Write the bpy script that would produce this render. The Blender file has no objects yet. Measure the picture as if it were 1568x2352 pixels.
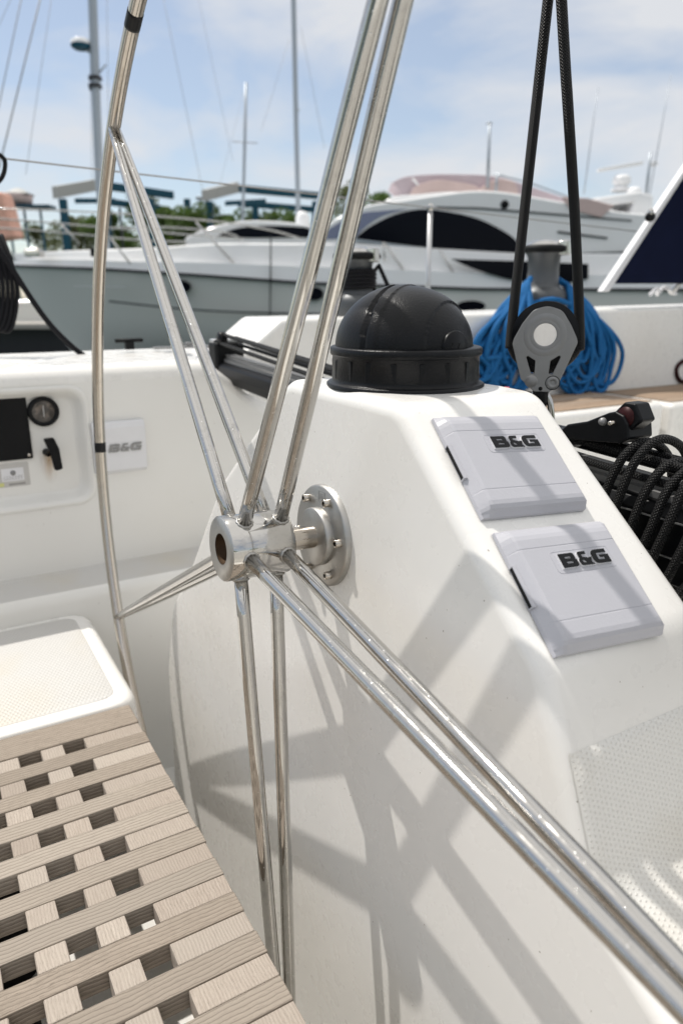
import bpy, bmesh, math, random
from mathutils import Vector, Matrix
V = Vector
random.seed(7)
scene = bpy.context.scene
COL = scene.collection
PI = math.pi
# ---------------------------------------------------------------- frames
CAM_H = 2.2
PITCH = math.atan(496/1650)
FPX = 1650.0
CAM = V((0, 0, CAM_H))
HUB = V((-.10701, .81532, CAM_H-.2862))
AX = V((.86134, .50606, -.04476)).normalized()      # wheel axis
F = V((AX.x, AX.y, 0)).normalized()                 # towards the bow
S = V((F.y, -F.x, 0))                               # to starboard
Z = V((0, 0, 1))
def L(f, s, z): return HUB + F*f + S*s + Z*z
def ray(u, v):
    a = (u-784)/FPX; b = -(v-1176)/FPX
    return V((a, b*math.sin(PITCH)+math.cos(PITCH), b*math.cos(PITCH)-math.sin(PITCH)))
def at(u, v, Y):                                     # point of the world at distance Y ahead
    r = ray(u, v); return CAM + r*(Y/r.y)
def onp(u, v, P0, N):
    r = ray(u, v); return CAM + r*((P0-CAM).dot(N)/r.dot(N))
# ---------------------------------------------------------------- materials
def newmat(name):
    m = bpy.data.materials.new(name); m.use_nodes = True
    nt = m.node_tree; b = nt.nodes['Principled BSDF']
    return m, nt, b
def N(nt, t, **k):
    n = nt.nodes.new(t)
    for a, v in k.items():
        if a.startswith('_'): n.inputs[a[1:].replace('_', ' ')].default_value = v
        else: setattr(n, a, v)
    return n
def mixc(nt, fac, c1, c2, mode='MIX'):
    m = nt.nodes.new('ShaderNodeMix'); m.data_type = 'RGBA'; m.blend_type = mode
    for i, x in ((0, fac), (6, c1), (7, c2)):
        if isinstance(x, (int, float)): m.inputs[i].default_value = x
        elif isinstance(x, tuple): m.inputs[i].default_value = (*x[:3], 1)
        else: nt.links.new(x, m.inputs[i])
    return m.outputs[2]
def ramp(nt, src, p0, p1, c0=(0, 0, 0), c1=(1, 1, 1)):
    r = nt.nodes.new('ShaderNodeValToRGB'); nt.links.new(src, r.inputs[0])
    r.color_ramp.elements[0].position = p0; r.color_ramp.elements[1].position = p1
    r.color_ramp.elements[0].color = (*c0, 1); r.color_ramp.elements[1].color = (*c1, 1)
    return r.outputs[0]
def noise(nt, scale, detail=3, coord='Object', sc=(1, 1, 1), rough=.5):
    tc = nt.nodes.new('ShaderNodeTexCoord'); mp = nt.nodes.new('ShaderNodeMapping')
    mp.inputs['Scale'].default_value = sc
    nt.links.new(tc.outputs[coord], mp.inputs[0])
    n = nt.nodes.new('ShaderNodeTexNoise'); n.inputs['Scale'].default_value = scale
    n.inputs['Detail'].default_value = detail; n.inputs['Roughness'].default_value = rough
    nt.links.new(mp.outputs[0], n.inputs[0]); return n.outputs[0]
def bump(nt, b, h, dist, strength=1):
    bp = nt.nodes.new('ShaderNodeBump'); bp.inputs['Distance'].default_value = dist
    bp.inputs['Strength'].default_value = strength
    nt.links.new(h, bp.inputs['Height']); nt.links.new(bp.outputs[0], b.inputs['Normal'])
def plain(name, col, rough=.5, metal=0, var=.08, scale=20, bmp=0, coat=0, spec=.5):
    m, nt, b = newmat(name)
    n = noise(nt, scale)
    c = mixc(nt, n, tuple(x*(1-var) for x in col), tuple(min(1, x*(1+var)) for x in col))
    nt.links.new(c, b.inputs['Base Color'])
    b.inputs['Roughness'].default_value = rough; b.inputs['Metallic'].default_value = metal
    b.inputs['Coat Weight'].default_value = coat; b.inputs['Specular IOR Level'].default_value = spec
    if bmp: bump(nt, b, noise(nt, scale*12, 2), bmp)
    return m
def gelcoat(name, col=(.80, .785, .755), rough=.28, grime=(.66, .635, .575), amount=.5, specks=True):
    m, nt, b = newmat(name)
    n1 = noise(nt, 2.2, 4, rough=.52); f = ramp(nt, n1, .44, .80)
    c = mixc(nt, f, col, tuple(a*(1-amount)+g*amount for a, g in zip(col, grime)))
    if specks:
        n2 = noise(nt, 210, 1); c = mixc(nt, ramp(nt, n2, .80, .82), c, (.20, .16, .12))
        n3 = noise(nt, 3, 4, sc=(1, 1, .5), rough=.6); c = mixc(nt, ramp(nt, n3, .60, .85, c1=(.22, .22, .22)), c, grime)
    nt.links.new(c, b.inputs['Base Color'])
    n4 = noise(nt, 30, 4)
    r = ramp(nt, n4, .3, .75, (rough*.8,)*3, (rough*1.35,)*3); nt.links.new(r, b.inputs['Roughness'])
    bump(nt, b, noise(nt, 4, 1), .0012, .25)
    b.inputs['Coat Weight'].default_value = .15; b.inputs['Coat Roughness'].default_value = .12
    return m
M = {}
M['gel'] = gelcoat('gelcoat_white')
M['gelc'] = gelcoat('gelcoat_coaming', (.76, .75, .72), .35, amount=.5)
def nonskid(name, col, pitch, r, depth):
    m, nt, b = newmat(name)
    tc = N(nt, 'ShaderNodeTexCoord'); mp = N(nt, 'ShaderNodeMapping')
    mp.inputs['Scale'].default_value = (1/pitch, 1/pitch, 1); nt.links.new(tc.outputs['UV'], mp.inputs[0])
    sx = N(nt, 'ShaderNodeSeparateXYZ'); nt.links.new(mp.outputs[0], sx.inputs[0])
    def mth(op, a, bb=None):
        q = N(nt, 'ShaderNodeMath', operation=op)
        for i, x in enumerate((a, bb)):
            if x is None: continue
            if isinstance(x, (int, float)): q.inputs[i].default_value = x
            else: nt.links.new(x, q.inputs[i])
        return q.outputs[0]
    row = mth('FLOOR', sx.outputs[1]); off = mth('MULTIPLY', mth('MODULO', row, 2), .5)
    fx = mth('SUBTRACT', mth('FRACT', mth('ADD', sx.outputs[0], off)), .5)
    fy = mth('SUBTRACT', mth('FRACT', sx.outputs[1]), .5)
    d = mth('SQRT', mth('ADD', mth('MULTIPLY', fx, fx), mth('MULTIPLY', fy, fy)))
    h = ramp(nt, d, r*.2, r, (1, 1, 1), (0, 0, 0))
    n1 = noise(nt, 5, 5); c = mixc(nt, ramp(nt, n1, .45, .8), col, (.60, .56, .48))
    rim = ramp(nt, d, r*.9, r*1.3, (.975, .97, .965), (1, 1, 1)); c = mixc(nt, 1.0, c, rim, 'MULTIPLY')
    nt.links.new(c, b.inputs['Base Color']); b.inputs['Roughness'].default_value = .42
    bump(nt, b, h, depth)
    return m
M['nonskid'] = nonskid('nonskid_dots', (.74, .73, .70), .0050, .28, .0006)
M['nonskid_far'] = nonskid('nonskid_fine', (.60, .59, .57), .0075, .36, .0008)
def steel(name, base=(.54, .525, .50), rough=.035, dirt=.5, spots=True):
    m, nt, b = newmat(name); b.inputs['Metallic'].default_value = 1
    n1 = noise(nt, 35, 5, rough=.7)
    c = mixc(nt, ramp(nt, n1, .52, .80), base, tuple(x*(1-dirt*.55) for x in base))
    n2 = noise(nt, 420, 2); c = mixc(nt, ramp(nt, n2, .72, .75), c, (.85, .85, .85))
    nt.links.new(c, b.inputs['Base Color'])
    r = ramp(nt, n1, .40, .85, (rough,)*3, (rough+.20,)*3); 
    r2 = mixc(nt, ramp(nt, n2, .70, .76), r, (.4, .4, .4)); nt.links.new(r2, b.inputs['Roughness'])
    if spots: bump(nt, b, ramp(nt, n2, .70, .78), .0003, .4)
    return m
M['steel'] = steel('polished_stainless')
M['steel_satin'] = steel('brushed_stainless', (.54, .495, .44), .12, .3, False)
M['cast'] = steel('cast_stainless', (.44, .43, .41), .38, .45, False)
M['alu'] = plain('anodised_grey', (.25, .25, .25), .45, .45, .12, 60)
M['alu_dark'] = plain('dark_anodised', (.085, .09, .095), .42, .3)
M['alu_light'] = plain('light_alloy', (.55, .55, .55), .35, .8)
M['bronze'] = plain('bronze', (.10, .065, .04), .5, .8)
M['black'] = plain('black_plastic', (.003, .0034, .0045), .36, 0, .2, 80, spec=.2)
M['blackm'] = plain('black_matt', (.004, .0045, .005), .6, 0, .3, 60, spec=.22)
M['tape'] = plain('black_tape', (.005, .005, .006), .35, spec=.3)
M['grain'] = plain('black_moulded_grain', (.0030, .0035, .0048), .36, 0, .15, 40, .0004, spec=.24)
M['cover'] = plain('grey_white_plastic', (.44, .44, .475), .38, 0, .03, 30, .00012, spec=.4)
M['coverw'] = plain('white_plastic', (.72, .72, .74), .4, 0, .03, 30)
M['red'] = plain('dark_red_alloy', (.028, .003, .004), .45, .2, spec=.25)
M['redb'] = plain('red_plastic', (.45, .02, .02), .4)
M['rust'] = plain('rust_stain', (.62, .42, .22), .6, 0, .2, 60)
def teak(name, c1, c2, c3, scale=1, ring=.45):
    m, nt, b = newmat(name)
    n1 = noise(nt, 14*scale, 8, 'UV', (1, 14, 1), .7)
    n2 = noise(nt, 60*scale, 5, 'UV', (1, 11, 1), .8)
    n3 = noise(nt, 5, 3, 'UV')
    c = mixc(nt, ramp(nt, n1, .3, .7), c1, c2)
    c = mixc(nt, ramp(nt, n2, .53, .66, c1=(.9, .9, .9)), c, c3)
    c = mixc(nt, ramp(nt, n3, .35, .7, c1=(.55, .55, .55)), c, tuple(x*.78 for x in c1))
    n5 = noise(nt, .55, 1, 'UV', (1, 1, 1)); c = mixc(nt, ramp(nt, n5, .35, .65, c1=(.75, .75, .75)), c, tuple(x*.80 for x in c2)); n6 = noise(nt, .83, 1, 'UV', (1, 1, 1)); c = mixc(nt, ramp(nt, n6, .42, .66, c1=(.35, .35, .35)), c, (.44, .40, .35))
    w = N(nt, 'ShaderNodeTexWave', wave_type='BANDS', bands_direction='Y'); w.inputs['Scale'].default_value = 55*scale
    w.inputs['Distortion'].default_value = 9; w.inputs['Detail'].default_value = 4; w.inputs['Detail Scale'].default_value = .16; w.inputs['Detail Roughness'].default_value = .65
    tc = N(nt, 'ShaderNodeTexCoord'); nt.links.new(tc.outputs['UV'], w.inputs[0])
    c = mixc(nt, ramp(nt, w.outputs['Fac'], .0, .20, (ring, ring, ring), (0, 0, 0)), c, c3)
    nt.links.new(c, b.inputs['Base Color']); b.inputs['Roughness'].default_value = .78
    b.inputs['Specular IOR Level'].default_value = .25
    hs = mixc(nt, .5, n2, w.outputs['Fac']); bump(nt, b, hs, .0012, .8)
    return m
M['teak'] = teak('weathered_teak', (.40, .34, .28), (.28, .235, .19), (.07, .053, .04))
M['teak2'] = teak('weathered_teak_pale', (.52, .455, .39), (.37, .31, .26), (.10, .08, .06), 1.5, .12)
M['teakdeck'] = teak('teak_deck', (.42, .31, .22), (.33, .24, .17), (.1, .07, .05), .6)
def rope(name, col, col2, sx=260, rough=.7):
    m, nt, b = newmat(name)
    tc = N(nt, 'ShaderNodeTexCoord')
    outs = []
    for sg in (1, -1):
        mp = N(nt, 'ShaderNodeMapping'); mp.inputs['Rotation'].default_value = (0, 0, sg*.7)
        nt.links.new(tc.outputs['UV'], mp.inputs[0])
        w = N(nt, 'ShaderNodeTexWave'); w.inputs['Scale'].default_value = sx/3.0
        nt.links.new(mp.outputs[0], w.inputs[0]); outs.append(w.outputs['Fac'])
    h = mixc(nt, 1.0, outs[0], outs[1], 'MULTIPLY')
    c = mixc(nt, ramp(nt, h, .1, .6), col2, col); nt.links.new(c, b.inputs['Base Color'])
    b.inputs['Roughness'].default_value = rough; b.inputs['Specular IOR Level'].default_value = .3; bump(nt, b, h, .0022, 1)
    return m
M['rope'] = rope('black_braided_rope', (.011, .011, .012), (.0015, .0015, .0015), 330, .5)
M['rope_blue'] = rope('blue_rope', (.012, .20, .50), (.006, .11, .32), 200)
M['rope_dark'] = plain('dark_line', (.006, .006, .008), .7, spec=.2)
M['yacht'] = gelcoat('yacht_white', (.84, .84, .84), .12, amount=.15, specks=False)
M['yhull'] = gelcoat('yacht_topsides', (.70, .70, .665), .07, amount=.1, specks=False)
M['glass'] = plain('dark_glass', (.002, .0025, .007), .10, spec=.09)
M['glassblue'] = plain('blue_tint_glass', (.20, .22, .33), .1)
M['rubrail'] = plain('rub_rail_grey', (.022, .022, .026), .4)
M['canvas'] = plain('pink_grey_canvas', (.62, .48, .45), .8, 0, .15, 3)
M['canvas2'] = plain('mauve_canvas', (.55, .46, .49), .8, 0, .12, 3)
M['navy'] = plain('navy_canvas', (.003, .006, .026), .85, 0, .25, 10, spec=.15)
M['liftgreen'] = plain('teal_paint', (.015, .075, .115), .5, spec=.2)
M['liftgrey'] = plain('grey_paint', (.42, .42, .40), .5)
M['mast'] = plain('mast_alloy', (.36, .40, .44), .35, .3)
M['wire'] = plain('rigging_wire', (.30, .29, .28), .4, .4)
M['orange'] = plain('orange_net', (.75, .42, .32), .8, 0, .35, 12)
M['bark'] = plain('bark', (.10, .075, .05), .9, 0, .3, 30)
M['concrete'] = plain('quay_concrete', (.36, .34, .31), .85, 0, .2, 2)
M['land'] = plain('ground_gravel', (.20, .18, .14), .95, 0, .3, 1)
def leafm(name, c1, c2):
    m, nt, b = newmat(name)
    n = noise(nt, 3, 4); c = mixc(nt, ramp(nt, n, .35, .65), c1, c2); nt.links.new(c, b.inputs['Base Color'])
    b.inputs['Roughness'].default_value = .6
    t = N(nt, 'ShaderNodeBsdfTranslucent'); nt.links.new(c, t.inputs[0]); mx = N(nt, 'ShaderNodeMixShader'); mx.inputs[0].default_value = .35
    nt.links.new(b.outputs[0], mx.inputs[1]); nt.links.new(t.outputs[0], mx.inputs[2])
    nt.links.new(mx.outputs[0], nt.nodes['Material Output'].inputs[0]); return m
M['leaf'] = leafm('leaf_green', (.06, .12, .02), (.12, .19, .04))
M['leaf2'] = leafm('leaf_olive', (.10, .13, .05), (.17, .19, .09))
m, nt, b = newmat('water'); M['water'] = m
b.inputs['Base Color'].default_value = (.010, .035, .032, 1); b.inputs['Roughness'].default_value = .06
w1 = noise(nt, .9, 5, sc=(1, 2, 1)); bump(nt, b, w1, .12, .7)
# ---------------------------------------------------------------- builders
class MB:
    def __init__(s): s.v = []; s.f = []; s.uv = {}; s.sm = []
    def add(s, vs, fs, uvs=None, smooth=True):
        k = len(s.v); s.v += [V(p) for p in vs]
        for f in fs:
            s.f.append([i+k for i in f]); s.sm.append(smooth)
        if uvs:
            for i, q in enumerate(uvs): s.uv[i+k] = q
        return s
    def box(s, P, X, Y, Zv, grain=None):
        """P corner, three edge vectors"""
        X, Y, Zv = V(X), V(Y), V(Zv)
        q = [P+X*a+Y*b+Zv*c for a, b, c in ((0,0,0),(1,0,0),(1,1,0),(0,1,0),(0,0,1),(1,0,1),(1,1,1),(0,1,1))]
        fs = [(0,3,2,1),(4,5,6,7),(0,1,5,4),(1,2,6,5),(2,3,7,6),(3,0,4,7)]
        if X.cross(Y).dot(Zv) < 0: fs = [f[::-1] for f in fs]
        return s.add(q, fs, smooth=False)
    def tube(s, pts, r, n=12, closed=False, cap=True, up=None):
        pts = [V(p) for p in pts]; m = len(pts)
        if not hasattr(r, '__len__'): r = [r]*m
        tang = []
        for i in range(m):
            if closed: t = pts[(i+1) % m]-pts[i-1]
            else: t = pts[min(i+1, m-1)]-pts[max(i-1, 0)]
            tang.append(t.normalized())
        a = up or (Z if abs(tang[0].z) < .9 else V((1, 0, 0)))
        nrm = (a - tang[0]*a.dot(tang[0])).normalized()
        vs, uvs, d = [], [], 0
        for i in range(m):
            if i: 
                d += (pts[i]-pts[i-1]).length
                nrm = (nrm - tang[i]*nrm.dot(tang[i])).normalized()
            bn = tang[i].cross(nrm)
            for j in range(n):
                an = 2*PI*j/n
                vs.append(pts[i]+(nrm*math.cos(an)+bn*math.sin(an))*r[i]); 
                jj = j if j <= n/2 else n-j
                uvs.append((d, jj*2*PI*r[i]/n))
        fs = []
        for i in range(m if closed else m-1):
            i2 = (i+1) % m
            for j in range(n):
                fs.append((i*n+j, i*n+(j+1) % n, i2*n+(j+1) % n, i2*n+j))
        s.add(vs, fs, uvs)
        if cap and not closed:
            k = len(s.v)-len(vs)
            s.f.append([k+j for j in range(n)][::-1]); s.sm.append(False)
            s.f.append([k+(m-1)*n+j for j in range(n)]); s.sm.append(False)
        return s
    def lathe(s, prof, O, A, n=32, ref=None, smooth=True):
        """prof [(r, h)...] along axis A"""
        A = V(A).normalized(); a = ref or (Z if abs(A.z) < .9 else V((1, 0, 0)))
        x = (a-A*a.dot(A)).normalized(); y = A.cross(x)
        vs = []; 
        for r, h in prof:
            for j in range(n):
                an = 2*PI*j/n; vs.append(O+A*h+(x*math.cos(an)+y*math.sin(an))*max(r, 1e-5))
        fs = []
        for i in range(len(prof)-1):
            for j in range(n): fs.append((i*n+j, i*n+(j+1) % n, (i+1)*n+(j+1) % n, (i+1)*n+j))
        s.add(vs, fs, smooth=smooth)
        return s
    def prism(s, poly, O, X, Y, T, smooth=False):
        """poly in 2D, extruded by vector T"""
        n = len(poly); a = [O+X*p[0]+Y*p[1] for p in poly]; vs = a+[p+T for p in a]
        area = sum(poly[i][0]*poly[(i+1) % n][1]-poly[(i+1) % n][0]*poly[i][1] for i in range(n))
        fl = (X.cross(Y).dot(T)*area) > 0
        fs = [tuple(range(n)) if not fl else tuple(range(n))[::-1], tuple(range(n, 2*n))[::-1] if not fl else tuple(range(n, 2*n))]
        for i in range(n):
            q = (i, (i+1) % n, n+(i+1) % n, n+i); fs.append(q if fl else q[::-1])
        return s.add(vs, fs, smooth=smooth)
    def loft(s, rings, closed=True, cap=False, smooth=True, uvs=None):
        n = len(rings[0]); vs = [p for r in rings for p in r]; fs = []
        for i in range(len(rings)-1):
            for j in range(n if closed else n-1):
                fs.append((i*n+j, i*n+(j+1) % n, (i+1)*n+(j+1) % n, (i+1)*n+j))
        if cap: fs += [tuple(range(n))[::-1], tuple(range((len(rings)-1)*n, len(rings)*n))]
        return s.add(vs, fs, uvs, smooth=smooth)
    def build(s, name, mat, parent=None, label=None, cat=None, group=None, kind=None, bevel=0, seg=2, origin=None, recalc=False, angle=35, sub=0):
        me = bpy.data.meshes.new(name)
        if origin is None:
            lo = V((min(p[i] for p in s.v) for i in range(3))); hi = V((max(p[i] for p in s.v) for i in range(3)))
            origin = V(((lo.x+hi.x)/2, (lo.y+hi.y)/2, lo.z))
        me.from_pydata([p-origin for p in s.v], [], s.f); 
        me.polygons.foreach_set('use_smooth', s.sm)
        if s.uv:
            uvl = me.uv_layers.new(name='UVMap')
            for lp in me.loops: uvl.data[lp.index].uv = s.uv.get(lp.vertex_index, (0, 0))
        me.validate(); me.update()
        if recalc:
            bm = bmesh.new(); bm.from_mesh(me); bmesh.ops.remove_doubles(bm, verts=bm.verts, dist=1e-6); bmesh.ops.recalc_face_normals(bm, faces=bm.faces); bm.to_mesh(me); bm.free()
        o = bpy.data.objects.new(name, me); COL.objects.link(o); me.materials.append(M[mat] if isinstance(mat, str) else mat)
        place(o, origin, parent)
        if bevel:
            md = o.modifiers.new('bevel', 'BEVEL'); md.width = bevel; md.segments = seg; md.limit_method = 'ANGLE'; md.angle_limit = math.radians(angle); md.harden_normals = True
        if sub:
            md = o.modifiers.new('sub', 'SUBSURF'); md.levels = sub; md.render_levels = sub
        tag(o, label, cat, group, kind)
        return o
ABS = {}
def place(o, loc, parent=None):
    ABS[o.name] = V(loc)
    if parent: o.parent = parent; o.location = V(loc)-ABS[parent.name]
    else: o.location = loc
def tag(o, label=None, cat=None, group=None, kind=None):
    for k, v in (('label', label), ('category', cat), ('group', group), ('kind', kind)):
        if v: o[k] = v
def empty(name, loc, label, cat, group=None):
    o = bpy.data.objects.new(name, None); COL.objects.link(o); o.empty_display_size = .05
    place(o, loc); tag(o, label, cat, group); return o
def rpoly(pts, n=6):
    """[(x, y, r)] rounded polygon"""
    out = []; m = len(pts)
    for i, p in enumerate(pts):
        P = V((p[0], p[1])); r = p[2] if len(p) > 2 else 0
        if r <= 0: out.append((P.x, P.y)); continue
        A = (V(pts[i-1][:2])-P); B = (V(pts[(i+1) % m][:2])-P)
        la, lb = A.length, B.length; A.normalize(); B.normalize()
        ang = math.acos(max(-1, min(1, A.dot(B)))); t = min(r/math.tan(ang/2), la*.48, lb*.48)
        a, b_ = P+A*t, P+B*t
        for k in range(n+1):
            q = k/n; out.append(tuple((a*(1-q)**2+P*2*q*(1-q)+b_*q*q)))
    return out
def rrect(x0, y0, x1, y1, r, n=6): return rpoly([(x0, y0, r), (x1, y0, r), (x1, y1, r), (x0, y1, r)], n)
def catmull(pts, k=8, closed=False):
    P = [V(p) for p in pts]; n = len(P); out = []
    for i in range(n if closed else n-1):
        if closed: a, b_, c, d = P[i-1], P[i], P[(i+1) % n], P[(i+2) % n]
        else: a, b_, c, d = P[max(i-1, 0)], P[i], P[i+1], P[min(i+2, n-1)]
        for j in range(k):
            t = j/k
            out.append(((b_*2)+(c-a)*t+(a*2-b_*5+c*4-d)*t*t+(-a+b_*3-c*3+d)*t**3)*.5)
    if not closed: out.append(P[-1])
    return out
def fill2d(polys, depth, bev=0, offset=0):
    """filled 2D shape with holes -> (verts, faces) in local xyz, z from 0 to depth"""
    cu = bpy.data.curves.new('c', 'CURVE'); cu.dimensions = '2D'; cu.fill_mode = 'BOTH'
    cu.extrude = depth/2; cu.bevel_depth = bev; cu.bevel_resolution = 2; cu.offset = offset
    for p in polys:
        sp = cu.splines.new('POLY'); sp.points.add(len(p)-1); sp.use_cyclic_u = True
        for q, pt in zip(p, sp.points): pt.co = (q[0], q[1], 0, 1)
    o = bpy.data.objects.new('c', cu); COL.objects.link(o)
    dg = bpy.context.evaluated_depsgraph_get(); me = bpy.data.meshes.new_from_object(o.evaluated_get(dg))
    vs = [(v.co.x, v.co.y, v.co.z+depth/2) for v in me.vertices]; fs = [tuple(p.vertices) for p in me.polygons]
    bpy.data.objects.remove(o); bpy.data.curves.remove(cu); bpy.data.meshes.remove(me)
    return vs, fs
def text2d(txt, size, depth, font_shear=0):
    cu = bpy.data.curves.new('t', 'FONT'); cu.body = txt; cu.size = size; cu.extrude = depth/2; cu.align_x = 'CENTER'; cu.align_y = 'CENTER'; cu.offset = size*.012
    o = bpy.data.objects.new('t', cu); COL.objects.link(o)
    dg = bpy.context.evaluated_depsgraph_get(); me = bpy.data.meshes.new_from_object(o.evaluated_get(dg))
    vs = [(v.co.x, v.co.y, v.co.z+depth/2) for v in me.vertices]; fs = [tuple(p.vertices) for p in me.polygons]
    bpy.data.objects.remove(o); bpy.data.curves.remove(cu); bpy.data.meshes.remove(me)
    return vs, fs
def put(mb, vf, O, X, Y, Nn, smooth=False):
    vs, fs = vf
    if X.cross(Y).dot(Nn) < 0: fs = [f[::-1] for f in fs]
    return mb.add([O+X*a+Y*b+Nn*c for a, b, c in vs], fs, smooth=smooth)
# ---------------------------------------------------------------- steering wheel
R = .80
a_ = (Z*1.0); 
# in-plane basis as solved from the picture: 'up' of the camera projected on the wheel plane
CUP = V((0, math.sin(PITCH), math.cos(PITCH)))
wa = (CUP-AX*CUP.dot(AX)).normalized(); 
CF = V((0, math.cos(PITCH), -math.sin(PITCH)))
wb = -AX.cross(wa)      # sign fixed below
PH = .551
def wdir(t): return wa*math.cos(t)+wb*math.sin(t)
def tocam(P):
    d = P-CAM; zc = d.dot(CF); return (784+FPX*d.x/zc, 1176-FPX*d.dot(CUP)/zc)
if abs(tocam(HUB+wdir(PH)*R)[0]-262) > 60: wb = -wb
wheel = empty('steering_wheel', HUB-Z*R, 'large polished stainless steel steering wheel with five paired spokes in front of the white pedestal', 'steering wheel')
NR = 180
mb = MB().tube([HUB+wdir(2*PI*i/NR)*R for i in range(NR)], .0114, 20, closed=True, up=AX); mb.build('rim', 'steel_satin', wheel)
for (tu, tv) in ((302, 42), (232, 1027)):
    best = min(range(3600), key=lambda i: (tocam(HUB+wdir(i*PI/1800)*R)[0]-tu)**2+(tocam(HUB+wdir(i*PI/1800)*R)[1]-tv)**2 + (1e9 if (HUB+wdir(i*PI/1800)*R-CAM).dot(CF) < .2 else 0))
    t0 = best*PI/1800; w = .013 if tv < 500 else .0105
    MB().tube([HUB+wdir(t0+(k/6-.5)*2*w/R)*R for k in range(7)], .0118, 20, up=AX).build('tape_band', 'tape', wheel, label='black tape band wrapped round the rim')
HR = .039
hub = MB()
prof = [(.0185, -.0395), (.0382, -.0395), (HR, -.0388), (HR, .0385), (.0375, .04), (.0, .04)]
hub.lathe(prof, HUB, AX, 64)
hub.build('hub', 'steel', wheel, recalc=False)
MB().lathe([(.0186, -.0399), (.0380, -.0399), (.0382, -.0392)], HUB, AX, 64).build('end_face', 'cast', wheel)
MB().lathe([(.0185, -.0394), (.0182, -.005), (.0, -.005)], HUB, AX, 40).build('bore', 'bronze', wheel)
MB().lathe([(.0, -.020), (.011, -.020), (.013, -.018), (.013, -.002)], HUB, AX, 24).build('shaft_end', 'black', wheel)
for k in range(5):
    d = wdir(PH+k*2*PI/5)
    for ax0, ax1 in ((-.0175, -.0045), (.029, .0045)):
        A0 = HUB+AX*ax0+d*(HR-.004); B0 = HUB+AX*ax1+d*(R-.006)
        pts = [A0+(B0-A0)*(i/14) for i in range(15)]
        rr = [.0084 - .0024*max(0, (i/14-.6)/.4)**1.3 for i in range(15)]
        sp = MB().tube(pts, rr, 20); so = sp.build('spoke', 'steel', wheel)
        # weld bead
        wl = []
        for j in range(28):
            an = 2*PI*j/28; t1 = AX; t2 = AX.cross(d)
            rad = .0088+.0006*math.sin(j*2.3)
            q = HUB+AX*ax0+t1*math.cos(an)*rad+t2*math.sin(an)*rad
            hgt = math.sqrt(max(1e-6, HR**2-(math.sin(an)*rad)**2)); wl.append(q+d*(hgt+.0004))
        MB().tube(wl, .0018, 8, closed=True).build('weld', 'cast', so)
# ---------------------------------------------------------------- shaft and flange
FL = HUB+AX*.1
fl = empty('shaft_flange', FL-Z*.065, 'round brushed steel flange bolted on the pedestal where the wheel shaft enters', 'flange')
MB().lathe([(0, -.008), (.0625, -.008), (.065, -.006), (.0655, .004)], FL+AX*.0, AX, 72).build('mounting_plate', 'cast', fl)
MB().lathe([(0, -.0185), (.035, -.0185), (.037, -.0165), (.037, -.008)], FL, AX, 64).build('inner_disc', 'cast', fl)
MB().lathe([(.0142, -.066), (.0142, -.0184)], FL, AX, 40).build('shaft', 'steel_satin', fl)
fx = (V((0, 0, 1))-AX*AX.z).normalized(); fy = AX.cross(fx)
for k in range(6):
    an = k*PI/3+.42; P = FL+(fx*math.cos(an)+fy*math.sin(an))*.0525
    bo = MB().lathe([(.0028, -.0165), (.0042, -.0165), (.005, -.0158), (.005, -.0081)], P, AX, 20).build('bolt', 'steel_satin', fl)
    MB().lathe([(.0, -.0125), (.0028, -.0125), (.0028, -.0164)], P, AX, 6, smooth=False).build('socket', 'blackm', bo)
# engraved square mark on the flange
P = FL+(fx*math.cos(.05)+fy*math.sin(.05))*.051 - AX*.0082
mk = MB()
for (x0, y0, x1, y1) in ((-.008, -.007, .008, -.0065), (-.008, .0065, .008, .007), (-.008, -.007, -.0075, .007), (.0075, -.007, .008, .007), (-.004, -.003, -.0034, .004), (-.004, .0034, .003, .004), (.001, -.004, .0016, .002), (-.003, -.001, .004, -.0004)):
    mk.box(P+fy*x0+fx*y0, fy*(x1-x0), fx*(y1-y0), -AX*.0002)
mk.build('engraved_mark', 'alu', fl)
# ---------------------------------------------------------------- pedestal
prof = [(0, .180), (.08, .180, .0), (.142, .178, .05), (.375, -.016, .06), (.415, -.10, .06), (.455, -.19, .06), (.56, -.245, .06), (.66, -.31, .06), (.70, -.45, .06), (.70, -1.1, .05),
        (-.66, -1.1, .05), (-.68, -.72, .12), (-.70, -.52, .10), (-.655, -.352, .06), (-.517, -.205, .08), (-.374, -.022, .08), (-.118, .180, .05)]
pp = rpoly([p if len(p) > 2 else (*p, 0) for p in prof], 10)
# resample
def resample(poly, step):
    out = []
    n = len(poly)
    for i in range(n):
        a, b2 = V(poly[i]), V(poly[(i+1) % n]); k = max(1, int((b2-a).length/step))
        for j in range(k): out.append(a+(b2-a)*j/k)
    return out
pp = resample(pp, .02)
def inset(poly, d):
    n = len(poly); out = []
    for i in range(n):
        t = (poly[(i+1) % n]-poly[i-1]).normalized(); nn = V((-t.y, t.x)); out.append(poly[i]-nn*d)
    return out
area = sum(pp[i].x*pp[(i+1) % len(pp)].y-pp[(i+1) % len(pp)].x*pp[i].y for i in range(len(pp)))
sgn = -1 if area > 0 else 1
F0, F1, FR = .1005, .315, .016
def Fz(s, z): return -z*AX.z/math.sqrt(1-AX.z**2)   # front face square to the wheel axis
rings = []; ringuv = []
arc = [0]
for i in range(1, len(pp)): arc.append(arc[-1]+(pp[i]-pp[i-1]).length)
def ring(ff, ins, tilt=1):
    q = inset(pp, ins*sgn) if ins else pp
    rings.append([L(ff+Fz(0, p.y)*tilt, p.x, p.y) for p in q]); ringuv.extend([(ff, a) for a in arc])
ring(F0, FR+.006); ring(F0, FR+.001)
for k in range(9):
    a = k/8*PI/2; ring(F0+FR*(1-math.cos(a)), FR*(1-math.sin(a)))
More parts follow.
